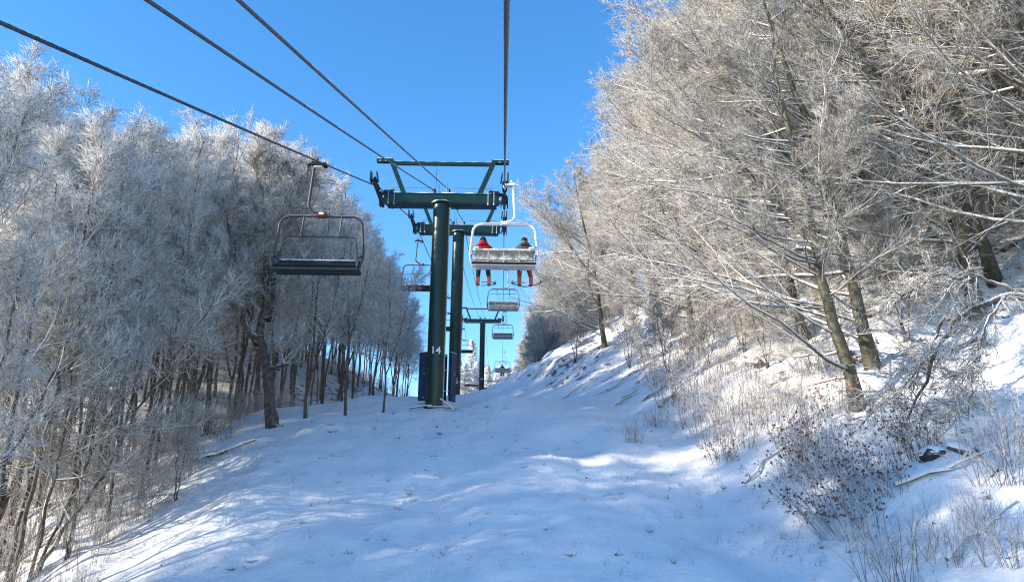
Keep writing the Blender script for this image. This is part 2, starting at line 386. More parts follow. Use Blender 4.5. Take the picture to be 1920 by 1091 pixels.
# ---------------------------------------------------------------- tree prototypes (meshes shared by the copies)
def proto_upright(name, seed, H=16.0, r=0.17, fork_at=0.35, nst=2, lean=0.03, bark='bark', **kw):
    rng = np.random.default_rng(seed)
    main = wob_line(rng, H, rng.normal(0, lean, 2)); st = [(main, r, 0.03)]
    for k in range(nst-1):
        f = fork_at*rng.uniform(0.6, 1.3); i = int(f*8); b = main[i]; hh = H*rng.uniform(0.72, 0.92)
        a = rng.uniform(0, 6.28); tip = np.array([b[0]+math.cos(a)*H*0.14, b[1]+math.sin(a)*H*0.14, hh])
        u = np.linspace(0, 1, 6)[:, None]; pl = b*(1-u)+tip*u; pl[:, :2] += (np.array([math.cos(a), math.sin(a)])*np.sin(u*math.pi)*0.35)
        st.append((pl, r*0.62, 0.025))
    return make_tree(name, seed+100, st, **{**dict(nl1=42, a1=(24, 70), len1=(0.20, 0.075), n2=9, n3=5, n4=3, bark=bark, trop1=0.02, l3=0.95, l4=0.32, s2=0.5, t1=(0.30, 0.98), twig_r=0.0085, rime='rime_left'), **kw})
def proto_beech(name, seed, H=17.0, r=0.24, lean=0.12, **kw):
    rng = np.random.default_rng(seed)
    st = [(wob_line(rng, H, (-lean+rng.normal(0, 0.02), rng.normal(0, 0.03))), r, 0.03)]
    b = st[0][0][3]; u = np.linspace(0, 1, 6)[:, None]
    tip = np.array([b[0]-H*0.27, b[1]+rng.normal(0, 1.2), H*0.80]); st.append((b*(1-u)+tip*u+np.array([-0.3, 0, 0])*np.sin(u*math.pi), r*0.6, 0.025))
    return make_tree(name, seed+300, st, **{**dict(nl1=46, a1=(55, 88), len1=(0.30, 0.13), n2=12, n3=8, n4=5, twig_r=0.0064, t1=(0.07, 0.98),
                     bias=(math.pi, 0.66), flat=0.55, trop1=0.05, bark='bark_moss', leaves=25), **kw})
UPR = [proto_upright('upright%d' % i, 11+i*7, r=0.11+0.02*(i % 3), nst=1+(i+1) % 3, lean=0.02+0.012*(i % 3), a1=[(24, 70), (42, 86), (20, 56), (45, 90), (30, 78)][i], len1=[(0.20, 0.075), (0.26, 0.08), (0.18, 0.075), (0.24, 0.10), (0.22, 0.075)][i]) for i in range(5)]
POL = [proto_upright('slim%d' % i, 401+i*9, H=15.0, r=0.07+0.015*i, nst=1, lean=0.03, nl1=30, t1=(0.42, 0.98), a1=(20, 55), len1=(0.15, 0.06)) for i in range(3)]
BEE = [proto_beech('beech%d' % i, 61+i*5, lean=0.09+0.03*(i % 3)) for i in range(5)]
SAP = [make_tree('sapling%d' % i, 200+i, [(wob_line(np.random.default_rng(40+i), 7.0, (0.10+0.06*i, 0.02), amp=0.05), 0.05, 0.012)] +
                 [(wob_line(np.random.default_rng(50+i*3+k), 6.2, (0.25*math.cos(2.1*k+i), 0.25*math.sin(2.1*k+i)), amp=0.04), 0.04, 0.01) for k in range(2)],
                 nl1=15, a1=(35, 80), len1=(0.28, 0.10), n2=8, n3=6, n4=3, t1=(0.2, 0.98), twig_r=0.007, trop1=0.03) for i in range(3)]

rnd = random.Random(5)
def sample(pr):
    me = pr['crown']; v = np.empty(len(me.vertices)*3, np.float32); me.vertices.foreach_get('co', v); v = v.reshape(-1, 3)
    return v[:: max(1, len(v)//600)]
SMP = {id(p): sample(p) for p in UPR+POL+BEE}
KNOT_Y = gpix(512, 800).y
FN, RN_, UN = np.array(F), np.array(RT2), np.array(UP2)
SKY_L = ([-400, 0, 60, 110, 160, 220, 300, 400, 500, 600, 650, 700, 760, 800], [-200, 20, 60, 120, 200, 240, 215, 215, 240, 255, 290, 420, 520, 600])
SKY_R = ([-600, 0, 100, 200, 300, 400, 450, 500, 600, 690, 900], [1180, 1165, 1150, 1128, 1105, 1050, 1015, 1000, 982, 966, 960])
def spill(pr, loc, rz, s, side):
    v = SMP[id(pr)]*s; c, n = math.cos(rz), math.sin(rz)
    P = np.stack([v[:, 0]*c-v[:, 1]*n+loc[0], v[:, 0]*n+v[:, 1]*c+loc[1], v[:, 2]+loc[2]], 1)
    z = P @ FN; ok = z > 0.5; z = np.maximum(z, 0.5); px = 960+(P @ RN_)/z*FPX; py = 545.5-(P @ UN)/z*FPX
    if side < 0:
        bad = (py < np.interp(px, *SKY_L)) | (px > 800) | ((P[:, 1] < 21) & (px > 500) & (py < 560))
    else:
        bad = (px < np.interp(py, *SKY_R))
    bad &= (px > -40) & (px < 1960) & (py > -40)
    near = (side < 0) & (P[:, 1] < KNOT_Y+0.5) & (px > 425) & (px < 1960)
    return float((bad & ok).mean()+6*(near & ok).mean())
def fit(pr, x, y, rz, s, side, tol=0.012):
    """shrink or move a tree back until its crown keeps to the outline the forest has in the photograph"""
    for k in range(16):
        z = gzf(x, y); e = spill(pr, (x, y, z), rz, s, side)
        if e <= tol: break
        if s > 0.62 and (k % 2 == 0 or side < 0): s *= 0.94
        else: x += 0.45*side
    return x, y, gzf(x, y), s, e
placed = []
def far_enough(x, y, d):
    return all((x-a)**2+(y-b)**2 > d*d for a, b in placed)

# -- trees one can pick out, by the pixel of their foot
def foot(px, py): return gpix(px, py)
# the knotted old tree left of the tower: trunk with a curled limb, traced at its own distance
def knotted():
    b = foot(512, 800); Y = b.y
    def P(px, py, dy=0.0): return np.array(at(px, py, Y+dy))-np.array(b)
    t = [(512, 812), (508, 760), (503, 700), (494, 655), (486, 622), (494, 590), (501, 540), (503, 490), (497, 430), (488, 360), (480, 300)]
    st = [(np.array([P(*q) for q in t]), 0.20, 0.05)]
    st.append((np.array([P(487, 632), P(470, 630, -.1), P(459, 612, -.2), P(457, 585, -.3), P(462, 560, -.4), P(448, 520, -.5), P(430, 450, -.6), P(418, 370, -.7)]), 0.13, 0.03))
    st.append((np.array([P(500, 600), P(507, 560, .2), P(516, 500, .3), P(540, 420, .5), P(566, 330, .6)]), 0.14, 0.03))
    st.append((np.array([P(496, 668), P(480, 650, .4), P(470, 610, .8), P(462, 560, 1.2), P(440, 480, 1.6)]), 0.10, 0.02))
    st.append((np.array([P(505, 690), P(522, 688, -.2), P(540, 682, -.4)]), 0.06, 0.015))
    pr = make_tree('knotted', 77, st, nl1=34, a1=(35, 80), len1=(0.22, 0.10), n2=9, n3=7, n4=4, t1=(0.45, 0.98), bark='bark')
    place_tree('old_tree', pr, b, 0, 1, 'old knotted dark tree with a curled U-shaped limb, left of the towers')
    placed.append((b.x, b.y))
knotted()
NOTABLE = [  # px, py, proto, scale, rot, label
    (590, 782, UPR[1], 0.86, 1.1, 'bare dark-trunked tree on the crest just right of the knotted tree'),
    (664, 780, UPR[0], 0.80, 2.0, 'bare tree on the crest midway between knotted tree and blue tower pad'),
    (735, 772, UPR[3], 0.62, 0.3, 'slender bare tree on the crest nearest the blue tower pad on its left'),
    (372, 850, POL[2], 0.85, 4.0, 'slim dark-trunked tree on the left slope edge, first left of the knotted tree'),
]
for px, py, pr, s, rz, lab in NOTABLE:
    b = foot(px, py); placed.append((b.x, b.y)); b.x -= 0.3
    b.z = gzf(b.x, b.y)
    for _ in range(8):
        if spill(pr, b, rz, s, -1) > 0.02: s *= 0.93
    place_tree('bare_tree', pr, b, rz, s, lab)
RN = [(1612, 768, BEE[0], 1.0, 0.05, 'mossy leaning beech on the right bank standing in front of its twin trunk'),
      (1640, 690, BEE[2], 1.0, -0.2, 'mossy beech close behind the front leaning beech on the right bank'),
      (1512, 640, BEE[1], 0.95, 0.2, 'dark beech with flared foot, left of the two mossy leaning beeches'),
      (1835, 590, BEE[4], 0.9, 0.1, 'beech on the upper right bank near the right picture edge'),
      (1300, 652, BEE[3], 1.0, -0.1, 'beech at the forest edge above the steep middle of the bank'),
      (1135, 650, BEE[2], 0.95, 0.15, 'beech at the far forest edge where its foot stands clear on the bank')]
for px, py, pr, s, rz, lab in RN:
    b = foot(px, py); placed.append((b.x, b.y))
    for _ in range(8):
        if spill(pr, b, rz, s, 1) > 0.004: s *= 0.95; rz -= 0.05
    place_tree('beech_tree', pr, b, rz, s, lab)

def in_view(x, y, z, pad=350):
    p = project((x, y, z+6))
    return p is not None and -pad < p[0] < 1920+pad and -300 < p[1] < 1500
# -- the forest left of the lift line
def left_edge(y): return float(np.interp(y, [-40, 8, 15, 25, 32, 60, 120, 200], [-8.3, -8.5, -9.2, -10.0, -10.4, -10.8, -11.3, -11.5]))
GL = 'bare frosted trees of the left forest'
n_left = 0
for k in range(5200):
    y = -14+rnd.random()**1.4*155; x = left_edge(y)-rnd.random()**1.5*38
    d = left_edge(y)-x
    gap = 1.4+0.055*d+0.016*max(0, y)
    if not far_enough(x, y, gap) or y > 92: continue
    z = gzf(x, y)
    vis = in_view(x, y, z)
    if not vis: continue
    if y < 5.5 and d < 3: continue
    if n_left > 158: break
    placed.append((x, y)); n_left += 1
    if False: pass
    young = d < 2.5 and rnd.random() < 0.35
    s = (0.62 if young else 1.0)*rnd.uniform(0.8, 1.12)
    if not vis: s = rnd.uniform(0.95, 1.15)
    lab = ('frosted bare tree in the front row of the forest left of the slope' if d < 4 else
           'frosted bare tree deep inside the forest left of the slope')
    if not vis: lab = 'unseen frosted bare tree added beside the viewer to shade the slope'
    pr = UPR[rnd.randrange(5)] if rnd.random() < (0.2 if d < 4 else 0.55) else POL[rnd.randrange(3)]; rz = rnd.uniform(0, 6.28)
    x, y, z, s, e = fit(pr, x, y, rz, s*1.1 if vis else s, -1)
    if e > 0.03: continue
    place_tree('bare_tree', pr, (x, y, z), rz, s, lab, 'shade trees added beside the viewer' if not vis else 'front row trees of the left forest' if d < 4 else GL, tilt=(rnd.gauss(0, 0.035), rnd.gauss(0, 0.035)))
rnd = random.Random(21)
# slim young stems crowding the near left rim
n_y = 0
for k in range(900):
    y = rnd.uniform(9.5, 30); x = left_edge(y)-rnd.uniform(0.0, 9.0)
    if n_y >= 46 or not far_enough(x, y, 0.75) or not in_view(x, y, gzf(x, y), 60): continue
    pr = POL[rnd.randrange(2)]; rz = rnd.uniform(0, 6.28); x, y, z, s, e = fit(pr, x, y, rz, rnd.uniform(0.55, 0.9), -1)
    if e > 0.03: continue
    placed.append((x, y)); n_y += 1
    place_tree('bare_tree', pr, (x, y, z), rz, s, 'thin young stem crowding the rim of the slope at left', 'thin young stems on the left rim')
rnd = random.Random(22)
# more stems behind the crest left of the towers, closing the view between the trunks
n_c = 0
for k in range(900):
    y = rnd.uniform(42, 104); x = left_edge(y)-rnd.uniform(0, 22)
    if n_c >= 56 or not far_enough(x, y, 1.6) or not in_view(x, y, gzf(x, y), 20): continue
    pr = UPR[rnd.randrange(5)]; rz = rnd.uniform(0, 6.28); x, y, z, s, e = fit(pr, x, y, rz, rnd.uniform(0.6, 0.95), -1)
    if e > 0.03: continue
    placed.append((x, y)); n_c += 1
    place_tree('bare_tree', pr, (x, y, z), rz, s, 'frosted bare tree behind the crest left of the towers', 'trees behind the crest')
rnd = random.Random(23)
# unseen trees added beside the viewer, sized and counted to shade slope and bank
n_s = 0
for k in range(600):
    y = rnd.uniform(-4, 9.5); x = rnd.uniform(-25, -10.5)
    if n_s >= 10 or not far_enough(x, y, 1.9) or in_view(x, y, gzf(x, y), 150): continue
    pr = UPR[rnd.randrange(5)]; rz = rnd.uniform(0, 6.28); s = rnd.uniform(1.1, 1.3)
    if spill(pr, (x, y, gzf(x, y)), rz, s, -1) > 0.01: continue
    placed.append((x, y)); n_s += 1
    place_tree('bare_tree', pr, (x, y, gzf(x, y)), rz, s, 'unseen frosted bare tree added beside the viewer to shade the slope', 'shade trees added beside the viewer')
rnd = random.Random(24)
# -- the beeches on the right bank
def right_edge(y): return float(np.interp(y, [0, 12, 20, 26, 34, 48, 60, 80, 100, 130, 180], [13.5, 12.5, 12.2, 12.0, 11.6, 10.2, 9.2, 8.6, 8.0, 7.4, 6.4]))
n_right = 0
for k in range(6400):
    y = 17+rnd.random()**1.2*134; x = right_edge(y)+rnd.random()**1.5*34
    if k > 3800: y = rnd.uniform(18, 50); x = right_edge(y)+rnd.uniform(5, 36)
    d = x-right_edge(y)
    gap = (2.2+0.05*d+0.012*y) if k <= 3800 else 2.3
    if not far_enough(x, y, gap): continue
    z = gzf(x, y)
    if not in_view(x, y, z, 500): continue
    p = project((x, y, z))
    if p and 1480 < p[0] < 1900 and p[1] > 560 and y < 26: continue      # the open snow under the front beeches
    if n_right > (76 if k <= 3800 else 118): continue
    placed.append((x, y)); n_right += 1
    front = d < 4
    if front or y < 34 or rnd.random() < 0.6:
        pr = BEE[rnd.randrange(5)]; rz = rnd.gauss(0, 0.35)
    else:
        pr = UPR[rnd.randrange(5)]; rz = rnd.uniform(0, 6.28)
    s = rnd.uniform(0.9, 1.15)
    x, y, z, s, e = fit(pr, x, y, rz, s, 1)
    if e > 0.05: continue
    place_tree('beech_tree', pr, (x, y, z), rz, s,
               'frosted beech in the front row of the forest on the right bank' if front else 'frosted beech deep inside the forest on the right bank',
               'front row beeches on the right bank' if front else 'beeches deep in the right forest')
rnd = random.Random(25)
# -- saplings along both edges
def saplings(spots, lab, grp):
    for px, py, i, s, rz, tl in spots:
        b = foot(px, py)
        place_tree('sapling', SAP[i], b, rz, s, lab, grp, cat='sapling', tilt=(0, tl))
saplings([(60, 1085, 2, 1.0, 0.0, 0.25)], 'frosted sapling leaning in at the lower left picture corner', None)
saplings([(330, 940, 1, 0.35, 1.4, 0.0)], 'small dark sapling standing alone on the left rim of the snow', None)
saplings([(1395, 660, 0, 0.6, 3.0, 0), (1440, 690, 2, 0.5, 2.4, 0), (1250, 700, 1, 0.55, 3.3, 0), (1700, 640, 1, 0.6, 2.9, 0), (1180, 690, 0, 0.5, 3.2, 0), (1080, 680, 2, 0.5, 3.1, 0),
          (1330, 690, 2, 0.5, 1.0, 0)],
         'thin frosted sapling at the foot of the beeches on the right bank', 'saplings under the right beeches')

# ---------------------------------------------------------------- small mesh builder for made things
class MB:
    def __init__(s): s.v = []; s.f = []
    def box(s, c, size, rot=None):
        hx, hy, hz = (q/2 for q in size); b = len(s.v)
        for dx, dy, dz in ((-1, -1, -1), (1, -1, -1), (1, 1, -1), (-1, 1, -1), (-1, -1, 1), (1, -1, 1), (1, 1, 1), (-1, 1, 1)):
            p = Vector((dx*hx, dy*hy, dz*hz))
            if rot is not None: p = rot @ p
            s.v.append(tuple(p+Vector(c)))
        s.f += [tuple(b+i for i in q) for q in ((0, 3, 2, 1), (4, 5, 6, 7), (0, 1, 5, 4), (1, 2, 6, 5), (2, 3, 7, 6), (3, 0, 4, 7))]
        return s
    def beam(s, a, b_, w, h):
        a = Vector(a); b_ = Vector(b_); d = b_-a; L = d.length
        return s.box((a+b_)/2, (L, w, h), d.to_track_quat('X', 'Z').to_matrix())
    def tube(s, pts, r, n=8, cap=True, radii=None):
        pts = [Vector(p) for p in pts]; b = len(s.v); K = len(pts)
        prev = None
        for i, p in enumerate(pts):
            t = (pts[min(i+1, K-1)]-pts[max(i-1, 0)]).normalized()
            if prev is None:
                u = t.cross(Vector((0, 0, 1)) if abs(t.z) < 0.9 else Vector((0, 1, 0))).normalized()
            else:
                u = (prev-t*prev.dot(t)).normalized()
            prev = u; v = t.cross(u); rr = radii[i] if radii else r
            for k in range(n):
                a = 2*math.pi*k/n; s.v.append(tuple(p+(u*math.cos(a)+v*math.sin(a))*rr))
        for i in range(K-1):
            for k in range(n):
                k2 = (k+1) % n; s.f.append((b+i*n+k, b+i*n+k2, b+(i+1)*n+k2, b+(i+1)*n+k))
        if cap:
            s.f.append(tuple(b+k for k in reversed(range(n)))); s.f.append(tuple(b+(K-1)*n+k for k in range(n)))
        return s
    def cyl(s, c, r, h, axis='Z', n=20, r2=None):
        c = Vector(c); d = {'X': Vector((1, 0, 0)), 'Y': Vector((0, 1, 0)), 'Z': Vector((0, 0, 1))}[axis]*h/2
        return s.tube([c-d, c+d], r, n, True, [r, r2 if r2 is not None else r])
    def grid(s, fn, nu, nv):
        b = len(s.v)
        for j in range(nv+1):
            for i in range(nu+1): s.v.append(tuple(fn(i/nu, j/nv)))
        for j in range(nv):
            for i in range(nu): a = b+j*(nu+1)+i; s.f.append((a, a+1, a+nu+2, a+nu+1))
        return s
    def mesh(s, name, mat, smooth=False, bevel=0.0):
        me = bpy.data.meshes.new(name); me.from_pydata(s.v, [], s.f)
        bm = bmesh.new(); bm.from_mesh(me); bmesh.ops.recalc_face_normals(bm, faces=bm.faces)
        if bevel > 0:
            es = [e for e in bm.edges if len(e.link_faces) == 2 and e.calc_face_angle(0) > 0.9]
            bmesh.ops.bevel(bm, geom=es, offset=bevel, segments=2, affect='EDGES', clamp_overlap=True)
        bm.to_mesh(me); bm.free()
        me.materials.append(M[mat])
        if smooth:
            me.polygons.foreach_set('use_smooth', [True]*len(me.polygons))
            me.set_sharp_from_angle(angle=R(40))
        return me
    def obj(s, name, mat, parent=None, smooth=False, bevel=0.0):
        return link(name, s.mesh(name, mat, smooth, bevel), parent)
def arc(c, r, a0, a1, ax, ay, n=6):
    c = Vector(c); ax = Vector(ax); ay = Vector(ay)
    return [c+ax*(r*math.cos(R(a0+(a1-a0)*i/n)))+ay*(r*math.sin(R(a0+(a1-a0)*i/n))) for i in range(n+1)]

# ---------------------------------------------------------------- lift line: towers
GAUGE = 4.74; XC = -GAUGE/2
TOW = [(27.0, 11.75, '14'), (37.9, 14.75, '15'), (87.8, 22.5, '16'), (148.8, 24.6, '17')]
ROPE_UP = 0.27
def text_mesh(txt, size, radius, zc, ang0, mat):
    cu = bpy.data.curves.new('number', 'FONT'); cu.body = txt; cu.size = size; cu.align_x = 'CENTER'; cu.align_y = 'CENTER'
    cu.extrude = 0.004; cu.offset = 0.012*size; cu.resolution_u = 6
    o = bpy.data.objects.new('number', cu); col.objects.link(o)
    dg = bpy.context.evaluated_depsgraph_get(); me = bpy.data.meshes.new_from_object(o.evaluated_get(dg))
    bpy.data.objects.remove(o)
    bm = bmesh.new(); bm.from_mesh(me)
    for k in range(1, 24):
        x = -0.6+0.05*k
        bmesh.ops.bisect_plane(bm, geom=bm.verts[:]+bm.edges[:]+bm.faces[:], plane_co=(x, 0, 0), plane_no=(1, 0, 0))
    for v in bm.verts:
        a = ang0+v.co.x/radius; rr = radius+0.006+v.co.z
        v.co = Vector((math.sin(a)*rr, -math.cos(a)*rr, zc+v.co.y))
    bm.to_mesh(me); bm.free(); me.materials.clear(); me.materials.append(M[mat]); return me

def sheave_train(root, sgn, zt):
    x = sgn*GAUGE/2; zr = zt+ROPE_UP
    t = MB(); t.box((x, 0, zr-0.30), (0.10, 2.3, 0.12)); t.box((x, -0.62, zr-0.22), (0.16, 0.75, 0.05)); t.box((x, 0.62, zr-0.22), (0.16, 0.75, 0.05))
    t.box((x+sgn*0.09, -0.62, zr-0.14), (0.03, 0.7, 0.10)); t.box((x+sgn*0.09, 0.62, zr-0.14), (0.03, 0.7, 0.10))
    tr = t.obj('sheave_train', 'dark_metal', root, bevel=0.01)
    for y in (-0.95, -0.32, 0.32, 0.95):
        m = MB(); m.cyl((x, y, zr-0.19), 0.17, 0.075, 'X', 20); m.cyl((x, y, zr-0.19), 0.06, 0.17, 'X', 12)
        m.obj('sheave', 'rubber', tr, True)
    for y in (-1.1, 1.1):
        m = MB(); m.box((x+sgn*0.12, y, zr-0.10), (0.05, 0.30, 0.38)); m.box((x-sgn*0.11, y, zr-0.08), (0.04, 0.26, 0.34), Matrix.Rotation(0.15*sgn, 3, 'Y'))
        m.obj('rope_catcher', 'dark_metal', root)
    a = MB(); a.tube([(sgn*2.05, 0, zt+0.06), (x, 0, zr-0.28)], 0.07, 10); a.box((sgn*2.02, 0, zt+0.055), (0.30, 0.30, 0.10)); a.cyl((sgn*1.85, 0, zt+0.10), 0.09, 0.14, 'X', 12)
    a.obj('axle', 'dark_metal', root, True)

def tower(i, Y, arm_top, num, lab):
    zb = gzf(XC, Y); H = arm_top-zb
    root = empty('lift_tower', (XC, Y, zb)); tag(root, lab, 'lift tower', 'green lift towers')
    r = 0.305
    MB().tube([(0, 0, -0.8), (0, 0, H*0.33), (0, 0, H*0.34), (0, 0, H-0.42)], r, 40, True, [r*1.02, r*1.0, r*1.0, r*0.97]).obj('pole', 'green_paint', root, True)
    for zz in (H*0.34, H*0.67):
        MB().cyl((0, 0, zz), r+0.005, 0.022, 'Z', 40).obj('weld_seam', 'green_paint', root, True)
    MB().cyl((0, 0, H-0.405), 0.40, 0.04, 'Z', 32).obj('top_flange', 'green_paint', root, True)
    c = MB(); c.box((0, 0, H-0.19), (4.32, 0.22, 0.36)); c.box((0, 0, H-0.012), (4.36, 0.28, 0.025)); c.box((0, 0, H-0.372), (4.36, 0.28, 0.025))
    arm = c.obj('crossarm', 'green_paint', root, bevel=0.008)
    rg = random.Random(i)
    def sn(u, v):
        x = (u-0.5)*4.3; yy = (v-0.5)*0.27
        return Vector((x, yy, H+0.008+(0.05+0.02*math.sin(x*7+i))*max(0, 1-(2*abs(v-0.5))**3)*(0.35 if abs(abs(x)-1.45) < 0.2 else 1)))
    MB().grid(sn, 44, 6).obj('snow_cap', 'snow', arm, True)
    def sn2(u, v):
        a = u*2*math.pi; q = 0.32+0.085*v
        return Vector((math.cos(a)*q, math.sin(a)*q, H-0.383+0.03*math.sin(math.pi*min(1, v*1.0))+0.012*math.sin(5*a)*math.sin(math.pi*v)))
    MB().grid(sn2, 32, 4).obj('flange_snow', 'snow', root, True)
    for s in (-1, 1):
        # slanted gantry post with its outward foot plate and holes
        g = MB(); g.beam((s*1.42, 0, H+0.012), (s*1.98, 0, H+1.42), 0.16, 0.17)
        g.box((s*2.22, 0, H+1.43), (0.62, 0.16, 0.02)); g.box((s*2.22, -0.075, H+1.355), (0.60, 0.015, 0.14)); g.box((s*2.22, 0.075, H+1.355), (0.60, 0.015, 0.14))
        p = g.obj('gantry_post', 'green_paint', root, bevel=0.006)
        for dx in (0.12, 0.34):
            MB().cyl((s*(2.05+dx), -0.0835, H+1.345), 0.035, 0.006, 'Y', 12).obj('bolt_hole', 'galvanised', p, True)
        g = MB(); g.grid(lambda u, v: Vector((s*(1.93+0.58*u), (v-0.5)*0.15, H+1.441+0.035*max(0, 1-(2*abs(v-0.5))**3))), 8, 4); g.obj('snow_cap', 'snow', p, True)
        # catwalk railing behind the arm
        q = MB(); x0, x1 = s*0.42, s*1.95
        q.tube([(x0, 0.5, H-0.3), (x0, 0.5, H+0.50), (x1, 0.5, H+0.50), (x1, 0.5, H-0.3)], 0.018, 6); q.tube([(x0, 0.5, H+0.12), (x1, 0.5, H+0.12)], 0.013, 6)
        q.obj('railing', 'galvanised', root)
        w = MB(); w.box((s*1.2, 0.42, H-0.33), (1.75, 0.30, 0.04)); w.box((s*0.6, 0.3, H-0.38), (0.06, 0.4, 0.05)); w.box((s*1.9, 0.3, H-0.38), (0.06, 0.4, 0.05))
        w.obj('catwalk', 'green_paint', root)
        for dx in (1.76, 1.98):
            b = MB(); b.tube([(s*dx, -0.155, H+0.05), (s*dx, -0.155, H-0.43)], 0.016, 8); b.cyl((s*dx, -0.155, H-0.43), 0.035, 0.06, 'Z', 8); b.cyl((s*dx, -0.155, H+0.03), 0.03, 0.03, 'Z', 8)
            b.obj('clamp_bolt', 'galvanised', root, True)
        sheave_train(root, s, H)
        MB().cyl((s*0.28, -0.02, H+0.10), 0.05, 0.22, 'Z', 10).obj('cable_saddle', 'dark_metal', root, True)
    bar = MB(); bar.beam((-1.93, 0, H+1.27), (1.93, 0, H+1.27), 0.12, 0.13); bar = bar.obj('gantry_bar', 'green_paint', root, bevel=0.006)
    MB().grid(lambda u, v: Vector((-1.85+3.7*u, (v-0.5)*0.115, H+1.336+0.03*max(0, 1-(2*abs(v-0.5))**3)*(0.7+0.3*math.sin(u*40)))), 40, 4).obj('snow_cap', 'snow', bar, True)
    MB().tube([(-0.22, -0.05, H+0.03), (-0.22, -0.02, H+1.21)], 0.008, 5).obj('wire', 'dark_metal', root)
    ld = MB()
    for x in (-0.155, 0.155): ld.tube([(x, 0.46, 1.9), (x, 0.46, H+0.62)], 0.02, 6)
    lad = ld.obj('ladder', 'galvanised', root)
    for k in range(int((H-1.4)/0.32)):
        MB().tube([(-0.155, 0.46, 2.1+0.32*k), (0.155, 0.46, 2.1+0.32*k)], 0.013, 5).obj('rung', 'galvanised', lad)
    nz = {'14': 1.92, '15': 1.22, '16': 1.9, '17': 1.9}[num]
    link('tower_number', text_mesh(num, 0.37, r*1.01, nz, {'14': 0.06, '15': 0.12}.get(num, 0.0), 'white_paint'), root)
    if num == '14':
        # padded mats hung round the far side of the pole, with straps
        def mat_(x, y, wd, rz, z0=0.22, z1=1.95):
            m = MB(); rot = Matrix.Rotation(rz, 3, 'Z'); m.box((x, y, (z0+z1)/2), (wd, 0.09, z1-z0), rot)
            o = m.obj('pad', 'blue_pad', root, bevel=0.02)
            d = MB()
            for zz in (z0+0.12, (z0+z1)/2+0.1):
                d.box(Vector((x, y, zz))+rot @ Vector((wd*0.1, -0.05, 0)), (0.05, 0.012, 0.035), rot)
            d.obj('buckle', 'galvanised', o)
            MB().grid(lambda u, v: Vector((x, y, z1+0.003))+rot @ Vector(((u-0.5)*wd*0.96, (v-0.5)*0.085, 0.03*(1-(2*abs(v-0.5))**3))), 8, 4).obj('snow_cap', 'snow', o, True)
        mat_(-0.42, 0.20, 0.36, -0.25); mat_(0.0, 0.60, 0.75, 0.0); mat_(0.60, 0.30, 0.42, 1.15)
        for zz in (0.55, 1.30, 1.80):
            MB().tube([(0.30, 0.05, zz), (0.45, 0.12, zz+0.01), (0.56, 0.15, zz)], 0.012, 5).obj('strap', 'white_paint', root)
        MB().tube([(0.31, -0.06, -0.1), (0.32, -0.06, H-0.6)], 0.022, 8).obj('conduit', 'galvanised', root, True)
    MB().cyl((0, 0, -0.12), 0.36, 0.16, 'Z', 28).obj('base_plate', 'dark_metal', root, True)
    return root
LABS = ['nearest dark green tubular lift tower carrying the white number 14 and blue pads',
        'second dark green lift tower close behind the one numbered 14',
        'third green lift tower up the slope, standing alone beyond the first two',
        'farthest green lift tower, only its top frame showing above the snow bank']
TW = [tower(i, *t, LABS[i]) for i, t in enumerate(TOW)]

# ---------------------------------------------------------------- ropes and cables
def line_z(Y, sags, up):
    pts = [(-22.0, -6.25+up)]+[(t[0], t[1]+up) for t in TOW]+[(230.0, 26.0+up)]
    for (y0, z0), (y1, z1), sg in zip(pts, pts[1:], sags):
        if Y <= y1 or y1 == 230.0:
            u = (Y-y0)/(y1-y0); return z0+(z1-z0)*u-4*sg*u*(1-u)
SAG = {-1: [0.12, 0.05, 0.5, 1.1, 1.0], 1: [0.2, 0.05, 0.1, 0.35, 1.0]}
def rope_z(Y, side): return line_z(Y, SAG[side], ROPE_UP)+(0.006*max(0.0, 27-Y) if side < 0 else 0.0)
def haul_rope(side, lab):
    x = XC+side*GAUGE/2; r = 0.0225; v = []; f = []; n = 12
    ys = list(np.arange(-10, 20, 0.05))+list(np.arange(20, 40, 0.15))+list(np.arange(40, 225, 1.0))
    for i, y in enumerate(ys):
        z = rope_z(y, side); tw = y*14.0
        for k in range(n):
            a = 2*math.pi*k/n; rr = r*(1+0.13*math.cos(6*a-6*tw*0.35)) if y < 40 else r
            v.append((x+rr*math.cos(a), y, z+rr*math.sin(a)*1.0))
    for i in range(len(ys)-1):
        for k in range(n):
            f.append((i*n+k, i*n+(k+1) % n, (i+1)*n+(k+1) % n, (i+1)*n+k))
    me = bpy.data.meshes.new('haul_rope'); me.from_pydata(v, [], f); me.materials.append(M['rope_steel'])
    me.polygons.foreach_set('use_smooth', [True]*len(f))
    tag(link('haul_rope', me), lab, 'rope')
haul_rope(-1, 'twisted steel haul rope on the left carrying the empty descending chairs')
haul_rope(1, 'twisted steel haul rope on the right carrying the chair with two riders')
def comm(dx, lab, sg):
    pts = [(XC+dx, y, line_z(y, sg, 0.23)) for y in list(np.arange(-10, 40, 0.5))+list(np.arange(40, 225, 2.0))]
    o = MB().tube(pts, 0.0185, 10).obj('cable', 'cable_black', None, True); tag(o, lab, 'cable')
    rg = random.Random(int(dx*100))
    for k in range(14):
        y0 = rg.uniform(3, 26); L = rg.uniform(0.15, 0.9); q = []
        for j in range(5):
            y = y0+L*j/4; q.append((XC+dx, y, line_z(y, sg, 0.23)+0.016))
        MB().tube(q, 0.011, 6, True, [0.003, 0.011, 0.012, 0.009, 0.003]).obj('snow_crust', 'snow', o, True)
comm(-0.37, 'black communication cable left of its pair, crossing the sky between the haul ropes', [0.15, 0.1, 0.6, 0.8, 0.8])
comm(0.23, 'black communication cable right of its pair, meeting the crossarm near the pole', [0.05, 0.1, 0.5, 0.8, 0.8])

